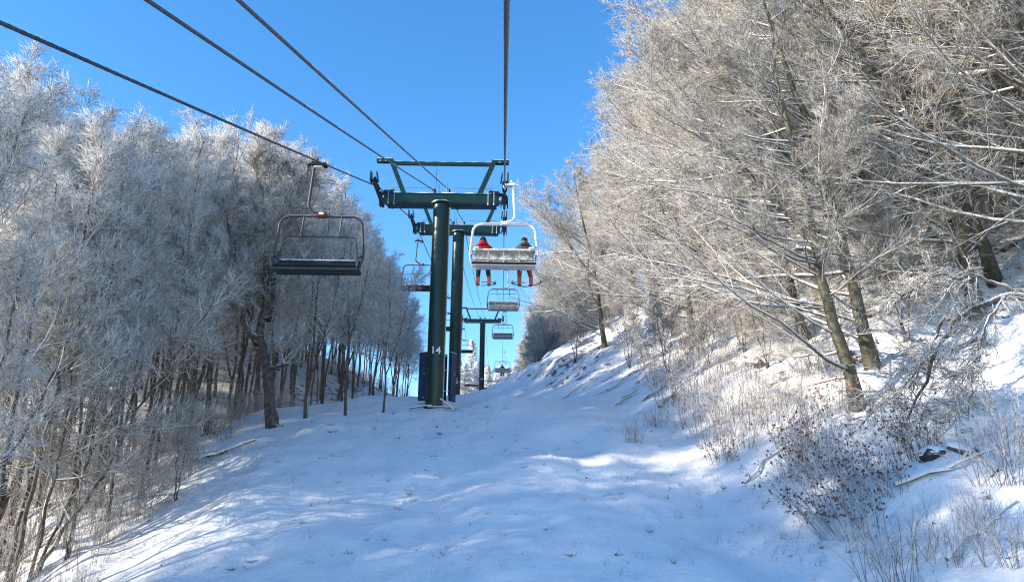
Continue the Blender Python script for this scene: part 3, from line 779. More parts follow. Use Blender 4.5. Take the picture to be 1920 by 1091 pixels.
# ---------------------------------------------------------------- chairs
def chair(side, D, style, lab, icicles=True, bar_down=False):
    """side -1 descending (faces the camera), +1 ascending (seen from behind); D = distance along the view axis"""
    x = XC+side*GAUGE/2; Y = D
    for _ in range(30): Y += D-Vector((x, Y, rope_z(Y, side))).dot(F)
    tube = {'dark': 'chair_dark', 'grey': 'chair_grey', 'rime': 'chair_rime'}[style]
    back = {'dark': 'seat_black', 'grey': 'panel_rime', 'rime': 'panel_rime'}[style]
    seatm = {'dark': 'seat_black', 'grey': 'chair_grey', 'rime': 'seat_black'}[style]
    root = empty('lift_chair', (x, Y, rope_z(Y, side)), (0, 0, 0 if side > 0 else math.pi))
    tag(root, lab, 'chair', 'quad chairs hanging on the haul ropes')
    # local: z=0 rope, +x outward, +y towards where the riders look
    g = MB(); g.box((0.17, 0, 0.0), (0.36, 0.17, 0.07)); g.box((0.02, 0, -0.015), (0.09, 0.24, 0.08)); g.box((0.30, 0, 0.03), (0.16, 0.13, 0.09)); g.tube([(0.18, 0, 0.03), (0.26, 0, 0.12), (0.22, 0, 0.20)], 0.025, 8)
    g.tube([(-0.03, 0, 0.0), (-0.03, 0, -0.10)], 0.02, 6); g.tube([(0.0, 0.1, 0.0), (0.02, 0.12, -0.11)], 0.018, 6)
    gr = g.obj('grip', 'dark_metal' if style == 'dark' else tube, root, True, 0.012)
    MB().cyl((0.44, 0, 0.0), 0.055, 0.05, 'X', 14).obj('roller', 'rubber' if style == 'dark' else tube, gr, True)
    MB().tube([(0.34, 0, 0), (0.44, 0, 0)], 0.016, 8).obj('spring', 'dark_metal' if style == 'dark' else tube, gr, True)
    if style == 'dark': MB().box((0.19, 0, -0.065), (0.24, 0.13, 0.055)).obj('grip_cover', 'cream', gr, bevel=0.02)
    st = [(0.30, 0, -0.02), (0.315, 0, -0.3), (0.345, 0, -0.8), (0.365, 0, -1.08)]+arc((0.10, 0, -1.10), 0.265, 0, -82, (1, 0, 0), (0, 0, 1), 7)+[(0.0, 0, -1.39)]
    MB().tube(st, 0.036 if style == 'dark' else 0.046, 12).obj('hanger_arm', tube, root, True)
    MB().box((0.0, 0, -1.43), (0.25, 0.17, 0.15)).obj('clamp', 'rust_brown' if style == 'dark' else tube, root, bevel=0.02)
    if style == 'dark': MB().box((0.0, 0.087, -1.41), (0.12, 0.006, 0.06)).obj('number_plate', 'white_paint', root)
    w = 1.15; zt = -1.47; zb = -2.90
    L = [(-w+0.06, 0.10, zb+0.02), (-w, 0.0, -2.55), (-w+0.07, -0.02, -1.85)]+arc((-w+0.36, 0, zt-0.28), 0.28, 178, 92, (1, 0, 0), (0, 0, 1), 6)
    pts = L+[(-x_, y_, z_) for x_, y_, z_ in reversed([tuple(p) for p in L])]
    MB().tube(pts, 0.034 if style == 'dark' else 0.042, 12).obj('bail', tube, root, True)
    MB().tube([(-0.80, -0.06, zt+0.035), (0.80, -0.06, zt+0.035)], 0.018, 8).obj('pivot_bar', tube, root, True)
    # backrest
    bm_ = MB(); bw = 2.06
    def panel(u, v):
        return Vector(((u-0.5)*bw, -0.20-0.10*v+0.03*math.sin(math.pi*v), -2.86+0.41*v))
    if style == 'dark':
        def panel(u, v): return Vector(((u-0.5)*bw, -0.20-0.07*v, -2.90+0.33*v))
    bm_.grid(panel, 20, 6); br = bm_.obj('backrest', back, root, True)
    so = br.modifiers.new('t', 'SOLIDIFY'); so.thickness = 0.035
    ft = MB()
    for xx in (-0.52, 0.0, 0.52): ft.tube([(xx, -0.245, -2.9), (xx, -0.34, -2.46)], 0.012, 6)
    ft.tube([(-1.03, -0.22, -2.88), (1.03, -0.22, -2.88)], 0.018, 8)
    ft.obj('back_rib', back, br, True)
    # seat slats
    seat = MB(); seat.box((0, 0.06, -2.985), (2.16, 0.05, 0.05)); seat.box((0, -0.16, -2.985), (2.16, 0.05, 0.05)); seat.box((0, 0.28, -2.975), (2.16, 0.05, 0.06))
    se = seat.obj('seat_frame', tube, root)
    for k in range(5):
        y = -0.22+0.125*k
        MB().box((0, y, -2.935+0.012*k), (2.16, 0.112, 0.05)).obj('seat_slat', seatm, se, bevel=0.012)
    for s in (-1, 1):
        a = [(s*1.07, -0.26, -2.60), (s*1.10, 0.02, -2.56), (s*1.10, 0.25, -2.62), (s*1.09, 0.34, -2.76), (s*1.06, 0.32, -2.93)]
        MB().tube(a, 0.026, 8).obj('armrest', tube, root, True)
        if style == 'rime': MB().box((s*0.93, -0.29, -2.42), (0.20, 0.09, 0.09)).obj('pad', tube, root, bevel=0.03)
    def snow(u, v):
        return Vector(((u-0.5)*2.1, -0.24+0.5*v, -2.905+0.05*v+0.035*math.sin(math.pi*v)*(0.6+0.4*math.sin(u*23+D))))
    MB().grid(snow, 40, 5).obj('seat_snow', 'snow', root, True)
    # restraint bar
    if bar_down:
        b = MB(); b.tube([(-1.08, -0.05, -2.25), (-1.04, 0.28, -2.20), (-0.9, 0.38, -2.20), (0.9, 0.38, -2.20), (1.04, 0.28, -2.20), (1.08, -0.05, -2.25)], 0.02, 8)
        bo = b.obj('restraint_bar', 'chair_rime', root, True)
        for xx in (-0.50, 0.50):
            q = MB(); q.tube([(xx, 0.38, -2.2), (xx, 0.50, -2.7), (xx, 0.52, -3.36)], 0.022, 8); q.tube([(xx-0.25, 0.52, -3.37), (xx+0.25, 0.52, -3.37)], 0.022, 8)
            q.obj('footrest', 'chair_grey', bo, True)
    elif side < 0:
        iw = 0.98; zi = -2.02
        LL = [(-iw-0.02, 0.16, -2.90), (-iw-0.02, 0.05, -2.55), (-iw+0.03, -0.02, -2.25)]+arc((-iw+0.18, -0.03, zi-0.14), 0.14, 175, 92, (1, 0, 0), (0, 0, 1), 5)
        pp = LL+[(-a_, b_, c_) for a_, b_, c_ in reversed([tuple(p) for p in LL])]
        bo = MB().tube(pp, 0.019, 8).obj('restraint_bar', tube, root, True)
        for xx in (-0.50, 0.48):
            MB().tube([(xx-0.03, 0.0, zt+0.02), (xx-0.02, 0.04, -1.75), (xx+0.03, -0.02, zi-0.01)], 0.024, 8).obj('support_arm', tube, bo, True)
    else:
        bo = MB().tube([(-0.92, 0.25, -1.74), (0.92, 0.25, -1.74)], 0.02, 8).obj('restraint_bar', tube, root, True)
        for xx in (-0.45, 0.45):
            MB().tube([(xx, 0.0, zt), (xx, 0.2, -1.66), (xx, 0.25, -1.84)], 0.02, 8).obj('support_arm', tube, bo, True)
    if icicles:
        rg = random.Random(int(D*10))
        for k in range(7):
            xx = -0.95+1.9*(k+rg.uniform(0.1, 0.9))/7; h = rg.uniform(0.06, 0.17); yy = rg.uniform(-0.2, 0.25)
            MB().tube([(xx, yy, -2.99), (xx+0.01, yy, -2.99-h*0.6), (xx+0.015, yy, -2.99-h)], 0.02, 6, True, [0.022, 0.012, 0.003]).obj('icicle', 'chair_dark' if style == 'dark' else 'ice', root, True)
    return root
chair(-1, 20.5, 'dark', 'nearest empty dark quad chair on the left rope, in front of the frosted trees')
chair(-1, 45.2, 'dark', 'empty dark chair just left of the first tower pole, second down the left rope')
chair(-1, 69.0, 'dark', 'empty dark chair mostly hidden behind the two near tower poles')
chair(-1, 95.6, 'dark', 'empty dark chair showing right of the second pole, in front of the snowy spruce')
chair(-1, 120.0, 'dark', 'small far empty chair low beside the third tower pole')
CH = chair(1, 27.0, 'rime', 'rime-white quad chair carrying the rider in red and the rider in grey', True, True)
chair(1, 55.7, 'grey', 'frosty empty chair hanging directly below the two riders')
chair(1, 84.0, 'grey', 'smaller frosty empty chair beside the crossarm of the third tower')
CF = chair(1, 111.0, 'grey', 'tiny far chair with a single dark rider above the snow bank', False)

# ---------------------------------------------------------------- riders
def skin_mesh(name, V, E, rad, levels=2):
    me = bpy.data.meshes.new(name); me.from_pydata(V, E, []); o = bpy.data.objects.new(name, me); col.objects.link(o)
    md = o.modifiers.new('skin', 'SKIN'); md.use_smooth_shade = True
    for i, r_ in enumerate(rad): me.skin_vertices[0].data[i].radius = r_ if isinstance(r_, tuple) else (r_, r_)
    me.skin_vertices[0].data[0].use_root = True
    sb = o.modifiers.new('sub', 'SUBSURF'); sb.levels = levels; sb.render_levels = levels
    dg = bpy.context.evaluated_depsgraph_get(); m2 = bpy.data.meshes.new_from_object(o.evaluated_get(dg)); bpy.data.objects.remove(o)
    m2.name = name; return m2
def person(parent_chair, x, jacket, pants, boots, lab, hood, turn=0.0, legs=(0.0, 0.0)):
    """seated on the chair: origin at the seat, facing +Y"""
    base = parent_chair.location+Vector((x, 0.02, -2.86))
    root = empty('person', base, (0, 0, turn)); tag(root, lab, 'person')
    V = [(0, 0, .10)]; E = []; Rr = [(.20, .16)]; 
    def add(p, r_, par): V.append(p); Rr.append(r_); E.append((par, len(V)-1)); return len(V)-1
    a = add((0, -.03, .26), (.205, .16), 0); a = add((0, -.04, .42), (.235, .17), a); chest = add((0, -.03, .55), (.22, .15), a)
    nk = add((0, -.01, .64), .068, chest); hd = add((0, .015, .73), (.085, .095), nk); hd = add((0, .02, .82), (.088, .105), hd); add((0, .015, .90), (.06, .07), hd)
    hands = []
    for s in (-1, 1):
        sh = add((s*.235, -.02, .56), .11, chest); el = add((s*.31, .10, .36), .08, sh); wr = add((s*.22, .31, .60), .05, el)
        pm = add((s*.20, .36, .65), (.045, .03), wr)
        for k in range(4):   # gloved fingers closing over the bar
            ox = (k-1.5)*.024; ln = (1.0, 1.15, 1.1, .85)[k]
            f1 = add((s*.20+ox, .36+.035*ln, .69), .0105, pm); f2 = add((s*.20+ox, .36+.055*ln, .675), .010, f1); add((s*.20+ox, .36+.045*ln, .645), .009, f2)
        t1 = add((s*.20-s*.05, .345, .635), .012, pm); add((s*.20-s*.06, .375, .645), .010, t1)
        dl = legs[0 if s < 0 else 1]
        hp = add((s*.11, .06, .08), .13, 0); kn = add((s*.15, .46, .10), .10, hp); ca = add((s*.15+dl*.4, .50, -.12), .092, kn); add((s*.15+dl, .50, -.36), .075, ca)
    me = skin_mesh('body', V, E, Rr)
    for k in (jacket, pants, 'skin', 'black_cloth'): me.materials.append(M[k])
    for p in me.polygons:
        c = p.center
        if c.z > .66 and abs(c.x) < .13 and c.y < .25: p.material_index = 2
        elif c.y > .33 and c.z > .55: p.material_index = 3
        elif c.z < .12 or (c.y > .16 and c.z < .24): p.material_index = 1
        else: p.material_index = 0
    body = link('body', me, root)
    # face
    fc = MB(); fc.tube([(0, .115, .80), (0, .145, .775), (0, .12, .765)], .014, 6); fc.obj('nose', 'skin', body, True)
    for s in (-1, 1):
        MB().cyl((s*.035, .115, .81), .012, .012, 'Y', 10).obj('eye', 'black_cloth', body, True)
        MB().tube([(s*.088, .0, .83), (s*.10, -.01, .80), (s*.09, .0, .765)], .016, 6).obj('ear', 'skin', body, True)
    MB().tube([(-.03, .113, .735), (0, .120, .732), (.03, .113, .735)], .008, 6).obj('mouth', 'red_jacket', body, True)
    # cap or hood
    def dome(rx, ry, rz, zc, cut, yo=0.0):
        return lambda u, v: Vector((rx*math.cos(2*math.pi*u)*math.sin(v*cut), yo+.012+ry*math.sin(2*math.pi*u)*math.sin(v*cut), zc+rz*math.cos(v*cut)))
    cap = MB().grid(dome(.112, .128, .125, .835, 1.75), 20, 8).obj('cap', 'black_cloth', body, True)
    if hood:
        # hood pulled up round the back of the head, open at the face
        h = MB().grid(lambda u, v: Vector((.150*math.cos(math.pi*(1.12+.76*1.0*u)-math.pi*.0)*math.sin(.35+v*1.75), .012+.155*math.sin(math.pi*(1.0+1.0*u))*math.sin(.35+v*1.75)+.02, .80+.13*math.cos(.35+v*1.75)-.06*v)), 16, 10)
        ho = h.obj('hood', jacket, body, True); ho.modifiers.new('t', 'SOLIDIFY').thickness = .03
        MB().tube([(-.12, .03, .64), (-.15, -.05, .65), (-.10, -.14, .66), (0, -.17, .67), (.10, -.14, .66), (.15, -.05, .65), (.12, .03, .64)], .055, 10, True, [.03, .05, .06, .065, .06, .05, .03]).obj('collar', jacket, body, True)
    else:
        h = MB().tube([(-.12, .03, .64), (-.15, -.05, .65), (-.10, -.13, .67), (0, -.165, .68), (.10, -.13, .67), (.15, -.05, .65), (.12, .03, .64)], .055, 10, True, [.03, .05, .06, .065, .06, .05, .03])
        h.obj('collar', jacket, body, True)
    # seams of the quilted jacket
    for zz in (.30, .40, .50):
        pts = [(.178*math.cos(t)*(1.04 if zz > .35 else .98), -.035+.135*math.sin(t), zz) for t in np.linspace(math.pi*1.05, math.pi*1.95, 12)]
        MB().tube(pts, .006, 5).obj('seam', 'black_cloth', body, True)
    # boots
    skis = []
    for s in (-1, 1):
        dl = legs[0 if s < 0 else 1]; bx = s*.15+dl
        b = MB(); b.tube([(bx-dl*.1, .495, -.33), (bx, .50, -.38), (bx, .505, -.45), (bx, .50, -.56)], .07, 12, True, [.075, .07, .066, .06])
        b.tube([(bx, .43, -.545), (bx, .52, -.535), (bx, .64, -.555), (bx, .73, -.57)], .05, 12, True, [.05, .062, .058, .035])
        bo = b.obj('ski_boot', boots, body, True)
        bk = MB()
        for zz in (-.38, -.44, -.51): bk.box((bx, .565 if zz > -.45 else .60, zz), (.12, .02, .018))
        bk.obj('buckle', 'galvanised', bo)
        skis.append(base+Matrix.Rotation(turn, 3, 'Z') @ Vector((bx, .58, -.615)))
    return root, skis
def ski(p, rz, rx, lab, mat='ski_top'):
    def f(u, v):
        y = -0.75+1.7*u; wd = 0.045+0.018*abs(2*u-1)**2; wd *= (1 if u < .93 else max(.12, (1-u)/.07)); z = 0.018*(2*u-1)**2+(0.13*((u-.88)/.12)**2 if u > .88 else 0)
        return Vector((wd*(2*v-1), y, z))
    root = empty('ski', p, (rx, 0, rz)); tag(root, lab, 'ski', 'skis of the riders')
    b = MB().grid(f, 36, 2).obj('board', mat, root, True); so = b.modifiers.new('t', 'SOLIDIFY'); so.thickness = .022; so.offset = -1
    MB().box((0, .0, .028), (.07, .36, .035)).obj('binding', 'dark_metal', root, bevel=.008)
P1, S1 = person(CH, -0.71, 'red_jacket', 'navy_pants', 'orange_boot', 'rider in a red hooded jacket and dark trousers sitting on the white chair', True, 0.0, (-.02, .06))
P2, S2 = person(CH, 0.70, 'grey_jacket', 'rust_pants', 'orange_boot', 'rider in a dark grey jacket, black cap and rust trousers on the white chair', False, 0.0, (.0, .10))
ski(S1[0], 0.05, 0.30, 'left ski under the dark-trousered rider in red')
ski(S1[1], -0.25, 0.32, 'right ski of the rider in red, angled outwards')
ski(S2[0], 0.3, 0.34, 'left ski of the rider in grey, turned towards the chair centre')
ski(S2[1], -0.48, 0.36, 'right ski of the rider in grey, pointing out towards the forest')
P3, S3 = person(CF, 0.0, 'black_cloth', 'black_cloth', 'black_cloth', 'lone dark-clothed rider on the tiny far chair', False)
for q, nm in zip(S3, ('left', 'right')): ski(q, 0.05 if nm == 'left' else -0.05, 0.1, nm+' ski of the lone far rider')

# ---------------------------------------------------------------- far snowy spruces and trees beyond the crest
def proto_spruce(name, seed, H=16.0):
    rng = np.random.default_rng(seed); tr = AB(); cr = AB()
    tr.tube(np.array([[(0, 0, -0.4), (0, 0, H*0.5), (0, 0, H)]], float), 0.16, 0.02, 7, 0)
    n = 330; t = rng.uniform(0.06, 1.0, n); az = rng.uniform(0, 6.283, n); L = (0.24*H*(1-t)**0.85+0.25)*rng.uniform(0.7, 1.15, n)
    D = np.stack([np.cos(az), np.sin(az), 0.25-0.55*(1-t)], 1); p = np.stack([t*0, t*0, t*H], 1)
    q = grow(p, D, L, 4, 0.06, (0, 0, -0.02), rng); cr.tube(q, 0.05, 0.02, 4, 0)
    p2, d2, t2, pi = kids(q, 11, 0.1, 1.0, rng); D2 = fork(d2, rng.uniform(0.5, 1.0, len(t2)), rng, 0.5); D2[:, 2] -= 0.25
    cr.cone(p2, p2+nrm(D2)*(0.55*(1.1-0.5*t2)*rng.uniform(0.6, 1.3, len(t2)))[:, None], 0.06, 0)
    return {'trunk': tr.mesh(name+'_trunk', ['bark'], True), 'crown': cr.mesh(name+'_crown', ['spruce'])}
SPR = [proto_spruce('spruce0', 1), proto_spruce('spruce1', 2, 14)]
def far_tree(px, top, Y, pr, H, lab, nm, grp=None):
    p = at(px, top, Y); zb = gzf(p.x, Y); s = max(0.4, (p.z-zb)/H)
    place_tree(nm, pr, (p.x, Y, zb), rnd.uniform(0, 6.28), s, lab, grp)
far_tree(886, 638, 176, SPR[0], 16, 'tall sunlit snow-covered spruce spire left of the third tower', 'spruce_tree')
for px, top, Y, k in ((862, 676, 158, 0), (872, 682, 160, 1), (895, 678, 161, 0), (915, 686, 158, 1), (938, 684, 162, 0), (952, 688, 159, 1), (964, 684, 160, 0), (866, 688, 170, 0), (876, 690, 186, 1), (897, 690, 182, 0), (912, 684, 176, 1), (922, 692, 190, 0), (935, 690, 181, 1), (947, 694, 174, 0), (957, 690, 184, 1), (968, 684, 178, 0), (858, 690, 184, 1), (905, 700, 166, 0), (930, 702, 168, 1)):
    far_tree(px, top, Y, SPR[k], (16, 14)[k], 'snow-covered spruce in the bright far stand beyond the crest', 'spruce_tree', 'far sunlit spruces')

# ---------------------------------------------------------------- brush, fallen wood, stones, weeds
def proto_brush(name, seed, n=34, h=1.7, spread=0.5, lean=(0, 0), leaves=0, mats=('brush', 'twig'), side=5, r=0.008, leafmat='dead_leaf', droop=0.0):
    rng = np.random.default_rng(seed); ab = AB(); a = rng.uniform(0, 6.283, n); rr = spread*np.sqrt(rng.uniform(0, 1, n))
    P = np.stack([np.cos(a)*rr, np.sin(a)*rr, np.full(n, -0.12)], 1)
    D = np.stack([np.cos(a)*rr*0.5+lean[0]+rng.normal(0, 0.12, n), np.sin(a)*rr*0.5+lean[1]+rng.normal(0, 0.12, n), np.ones(n)], 1)
    L = h*rng.uniform(0.5, 1.15, n); q = grow(P, D, L, 6, 0.07, (lean[0]*0.1, lean[1]*0.1, -droop), rng); ab.tube(q, r, r*0.35, 4, 0)
    p, d, t, pi = kids(q, side, 0.25, 1.0, rng); l2 = 0.38*L[pi]*(1.1-0.6*t)*rng.uniform(0.5, 1.2, len(t))
    q2 = grow(p, fork(d, rng.uniform(0.3, 0.8, len(t)), rng), l2, 3, 0.1, (0, 0, 0.02), rng); ab.tube(q2, r*0.6, r*0.3, 3, 0)
    p, d, t, pi = kids(q2, 3, 0.2, 1.0, rng); ab.cone(p, p+fork(d, rng.uniform(0.3, 0.8, len(t)), rng)*(0.16*rng.uniform(0.5, 1.4, len(t)))[:, None], r*0.55, 1)
    out = {'stems': ab.mesh(name+'_stems', list(mats))}
    if leaves:
        lf = AB(); k = rng.choice(len(p), leaves); lf.leaf(p[k]+rng.normal(0, 0.03, (leaves, 3)), rng, 0.10, 0); out['dead_leaves'] = lf.mesh(name+'_leaves', [leafmat])
    return out
BR = [proto_brush('brush0', 1), proto_brush('brush1', 2, 26, 2.3, 0.7, side=6), proto_brush('brush2', 3, 42, 1.2, 0.6, droop=0.03)]
BL = [proto_brush('leafy0', 4, 46, 1.9, 0.6, (-0.25, 0), 380, side=7), proto_brush('leafy1', 5, 30, 1.4, 0.5, (-0.1, 0), 160, leafmat='tan_leaf'),
      proto_brush('leafy2', 6, 60, 2.4, 0.75, (-0.38, 0.1), 520, side=8)]
def brush(spots, lab, grp, name='shrub'):
    for px, py, pr, s in spots:
        b = foot(px, py); place_tree(name, pr, b, rnd.uniform(-0.5, 0.5), s, lab, grp, 'shrub')
brush([(1600, 1010, BL[2], 0.72)], 'big tangled shrub with red-brown dead leaves at lower right', None)
brush([(1680, 1085, BR[2], 0.9)], 'twiggy leafless shrub just right of the big tangled shrub, at the lower edge', None)
brush([(1650, 930, BL[2], 0.66)], 'red-brown leafy shrub behind the big tangled shrub', None)
brush([(1725, 860, BL[0], 0.62)], 'red-brown leafy shrub beside the dark snow-topped stone', None)
brush([(1540, 900, BL[0], 0.7), (1490, 850, BL[1], 0.8), (1350, 870, BL[1], 0.6), (1560, 780, BL[1], 0.8), (1300, 660, BL[1], 0.9), (1415, 640, BL[1], 0.8)],
      'small shrub holding dead brown leaves on the right bank', 'small leafy shrubs on the bank')
brush([(x, y, BR[k % 3], q) for k, (x, y, q) in enumerate([(1340, 830, 1.0), (1300, 800, 0.95), (1370, 790, 1.0), (1260, 760, 0.9), (1320, 750, 1.0), (1390, 840, 0.8), (1430, 800, 0.9), (1240, 720, 0.9),
      (1285, 700, 0.9), (1350, 710, 0.9), (1215, 690, 0.8), (1460, 760, 0.8), (1500, 800, 0.8), (1410, 730, 0.8), (1230, 800, 0.55), (1190, 830, 0.4), (1545, 850, 0.7), (1480, 900, 0.5)])],
      'leafless dark brush thicket at the foot of the right bank', 'brush thicket on the right bank')
brush([(1890, 900, BR[2], 0.9), (1905, 860, BR[1], 0.6), (1850, 1000, BR[0], 0.5), (1790, 1060, BR[1], 0.5), (1900, 1060, BR[2], 0.7)], 'frosted leafless shrub by the right picture edge', 'shrubs by the right picture edge')
ledge = []
for k in range(34):
    y = 11+k*0.75+rnd.uniform(-.3, .3); x = left_edge(y)+1.1+rnd.uniform(-1.5, 0.5); ledge.append((x, y))
for x, y in ledge:
    place_tree('shrub', BR[rnd.randrange(3)], (x, y, gzf(x, y)), rnd.uniform(0, 6), rnd.uniform(0.45, 0.85), 'leafless shrub along the left rim of the snow slope', 'shrubs on the left rim', 'shrub')
for k in range(46):
    y = rnd.uniform(30, 95); x = right_edge(y)-2.4+rnd.uniform(-1.0, 1.6)
    place_tree('shrub', BR[rnd.randrange(2)], (x, y, gzf(x, y)), rnd.uniform(0, 6), rnd.uniform(0.7, 1.25), 'frosted undergrowth shrub along the far forest edge on the bank', 'undergrowth along the right forest edge', 'shrub')
for k in range(110):
    y = rnd.uniform(9, 34) if k < 65 else rnd.uniform(36, 100); x = left_edge(y)-rnd.uniform(0.5, 9)
    place_tree('shrub', BR[rnd.randrange(3)], (x, y, gzf(x, y)), rnd.uniform(0, 6), rnd.uniform(0.7, 1.3), 'leafless undergrowth shrub among the trunks of the left forest', 'undergrowth in the left forest', 'shrub')
for k in range(60):
    y = rnd.uniform(15, 40); x = right_edge(y)+rnd.uniform(-3.5, 7); b = (x, y, gzf(x, y)); p = project(b)
    if p and 1560 < p[0] and p[1] > 540: continue
    place_tree('shrub', BR[rnd.randrange(3)], b, rnd.uniform(0, 6), rnd.uniform(0.5, 1.0), 'leafless undergrowth shrub among the right beeches', 'undergrowth under the right beeches', 'shrub')
for k in range(34):
    y = rnd.uniform(52, 112); x = right_edge(y)-rnd.uniform(2.2, 4.6); z = gzf(x, y); p = project((x, y, z+4))
    if p is None or p[0] < np.interp(p[1], *SKY_R)+18: continue
    place_tree('sapling', SAP[rnd.randrange(3)], (x, y, z), rnd.uniform(2.6, 3.6), rnd.uniform(0.55, 0.9), 'frosted sapling closing the far foot of the right forest wall', 'saplings at the far foot of the right forest', 'sapling')
# bent tree hanging in from the right edge
def bent_tree():
    b = foot(1985, 760); Y = b.y
    def P(px, py, dy=0.0): return np.array(at(px, py, Y+dy))-np.array(b)
    st = [(np.array([(0, 0, -0.3), tuple(P(1985, 640)), tuple(P(1940, 560)), tuple(P(1880, 553, .1)), tuple(P(1800, 590, .2)), tuple(P(1765, 640, .2)), tuple(P(1735, 720, .3)), tuple(P(1700, 790, .4))]), 0.13, 0.02),
          (np.array([P(1800, 590, .2), P(1770, 600, .5), P(1745, 650, .7), P(1690, 730, .9), P(1610, 800, 1.0)]), 0.05, 0.012),
          (np.array([P(1880, 553, .1), P(1850, 600, -.3), P(1830, 690, -.6), P(1815, 790, -.8)]), 0.035, 0.01),
          (np.array([P(1940, 560), P(1850, 520, .3), P(1760, 515, .6), P(1680, 560, .8)]), 0.05, 0.012)]
    pr = make_tree('bent', 91, st, nl1=26, a1=(70, 150), len1=(0.30, 0.14), n2=7, n3=4, n4=2, t1=(0.35, 0.99), bias=(math.pi, 0.6), trop1=-0.04, twig_r=0.005, bark='bark', l3=0.4, l4=0.13, s2=0.5)
    place_tree('bent_tree', pr, b, 0, 1, 'snow-laden tree bending down over the bank at the right edge')
bent_tree()
# fallen sticks, logs, stones
def stick_mesh(seed, L, r):
    rg = random.Random(seed); pts = [Vector((L*(k/6-0.5), rg.gauss(0, 0.03*L), r*0.7+rg.uniform(0, 0.05))) for k in range(7)]
    m = MB(); m.tube(pts, r, 7, True, [r*(1-0.09*k) for k in range(7)])
    for k in (2, 4): m.tube([pts[k], pts[k]+Vector((0.18*L, rg.choice((-1, 1))*0.14*L, 0.06))], r*0.5, 5, True, [r*0.5, r*0.2])
    return m.mesh('fallen_stick', 'limb', True)
STK = [stick_mesh(i, 1.0+0.35*i, 0.03+0.006*i) for i in range(5)]
def lay(name, me, p, rz, s, lab, grp, cat):
    e = 0.5; nx = Vector((1, 0, (gzf(p.x+e, p.y)-gzf(p.x-e, p.y))/(2*e))); ny = Vector((0, 1, (gzf(p.x, p.y+e)-gzf(p.x, p.y-e))/(2*e)))
    n = nx.cross(ny).normalized(); xa = (nx*math.cos(rz)+ny*math.sin(rz)).normalized(); ya = n.cross(xa).normalized(); xa = ya.cross(n)
    o = link(name, me); o.matrix_world = Matrix.Translation((p.x, p.y, gzf(p.x, p.y)+0.01)) @ Matrix((xa, ya, n)).transposed().to_4x4() @ Matrix.Diagonal((s, s, s, 1))
    tag(o, lab, cat, grp); return o
for px, py, rz in [(1110, 720, .6), (1135, 735, .4), (1160, 722, .8), (1180, 742, .5), (1075, 735, .9), (1150, 705, .3), (1210, 690, .7), (1190, 665, .9), (1130, 668, .5), (1040, 690, .4), (1020, 700, .5), (1005, 705, .3),
                   (1090, 680, .8), (1230, 730, .2), (1165, 755, .6), (1060, 710, .2), (1245, 665, 1.0), (1010, 695, .6), (1105, 700, .1), (1200, 715, .5), (1270, 735, .8), (985, 702, .3)]:
    lay('fallen_stick', STK[rnd.randrange(5)], foot(px, py), rz, rnd.uniform(0.7, 1.3), 'dark stick lying in the snow on the steep middle of the bank', 'sticks on the bank', 'stick')
lay('fallen_log', stick_mesh(31, 4.6, 0.11), foot(1085, 672), 1.0, 1.0, 'long fallen stem slanting down the bank below the far forest edge', None, 'log')
lay('fallen_log', stick_mesh(32, 3.4, 0.07), foot(1250, 720), 0.55, 1.0, 'pale fallen stem lying across the brush at the bank foot', None, 'log')
lay('fallen_branch', stick_mesh(33, 1.9, 0.05), foot(1770, 880), -0.25, 1.0, 'snowy fallen branch lying right of the leafy shrubs', None, 'branch')
lay('fallen_branch', stick_mesh(34, 2.4, 0.045), foot(1840, 1000), 0.3, 0.8, 'dark fallen branch pointing up right near the lower right corner', None, 'branch')
lay('fallen_branch', stick_mesh(35, 2.2, 0.045), foot(1440, 870), 0.2, 1.0, 'snowy branch lying low in front of the brush thicket', None, 'branch')
lay('fallen_log', stick_mesh(36, 1.7, 0.08), foot(425, 850), 0.5, 1.0, 'dark fallen log on the left rim below the knotted tree', None, 'log')
def cut_log(px, py, r, L, lab):
    b = foot(px, py); root = empty('cut_log', b+Vector((0, 0, r*0.55)), (0, 0, 0.1)); tag(root, lab, 'log')
    MB().tube([(0, 0, 0), (0, L, 0.25*L)], r, 14, True, [r, r*0.95]).obj('bark', 'bark', root, True)
    MB().cyl((0, -0.004, 0), r*0.9, 0.012, 'Y', 14).obj('cut_face', 'cut_wood', root, True)
    MB().grid(lambda u, v: Vector((math.cos(math.pi*(0.15+0.7*u))*r*1.05, L*v, math.sin(math.pi*(0.15+0.7*u))*r*1.05+0.25*L*v+0.05*math.sin(math.pi*u))), 8, 6).obj('snow_cap', 'snow', root, True)
cut_log(1427, 690, 0.15, 0.9, 'cut log end with a brown face sticking out of the bank')
cut_log(1832, 858, 0.09, 0.7, 'small cut stub with a tan face poking from the snow at right')
def stone(px, py, r, lab, seed):
    rg = np.random.default_rng(seed); bm = bmesh.new(); bmesh.ops.create_icosphere(bm, subdivisions=3, radius=r)
    for v in bm.verts:
        p = np.array(v.co)/r; k = 1+0.35*float(vnoise(np.array([p[0]*1.7+seed]), np.array([p[1]*1.7+p[2]]), seed)[0])+0.15*float(vnoise(np.array([p[0]*5]), np.array([p[1]*5+p[2]*4]), seed)[0])
        v.co = Vector((v.co.x*k*1.3, v.co.y*k, v.co.z*k*0.65))
    me = bpy.data.meshes.new('stone'); bm.to_mesh(me); bm.free(); me.materials.append(M['stone_dark']); b = foot(px, py)
    o = link('stone', me); o.location = b+Vector((0, 0, r*0.15)); o.rotation_euler = (0, 0, rg.uniform(0, 6)); tag(o, lab, 'stone', None)
for i, (px, py, r, lab) in enumerate([(1750, 855, 0.26, 'dark snow-topped stone beside the red-brown leafy shrub'),
      (1505, 632, 0.25, 'dark stone under the beech with the flared foot')]): stone(px, py, r, lab, i+3)
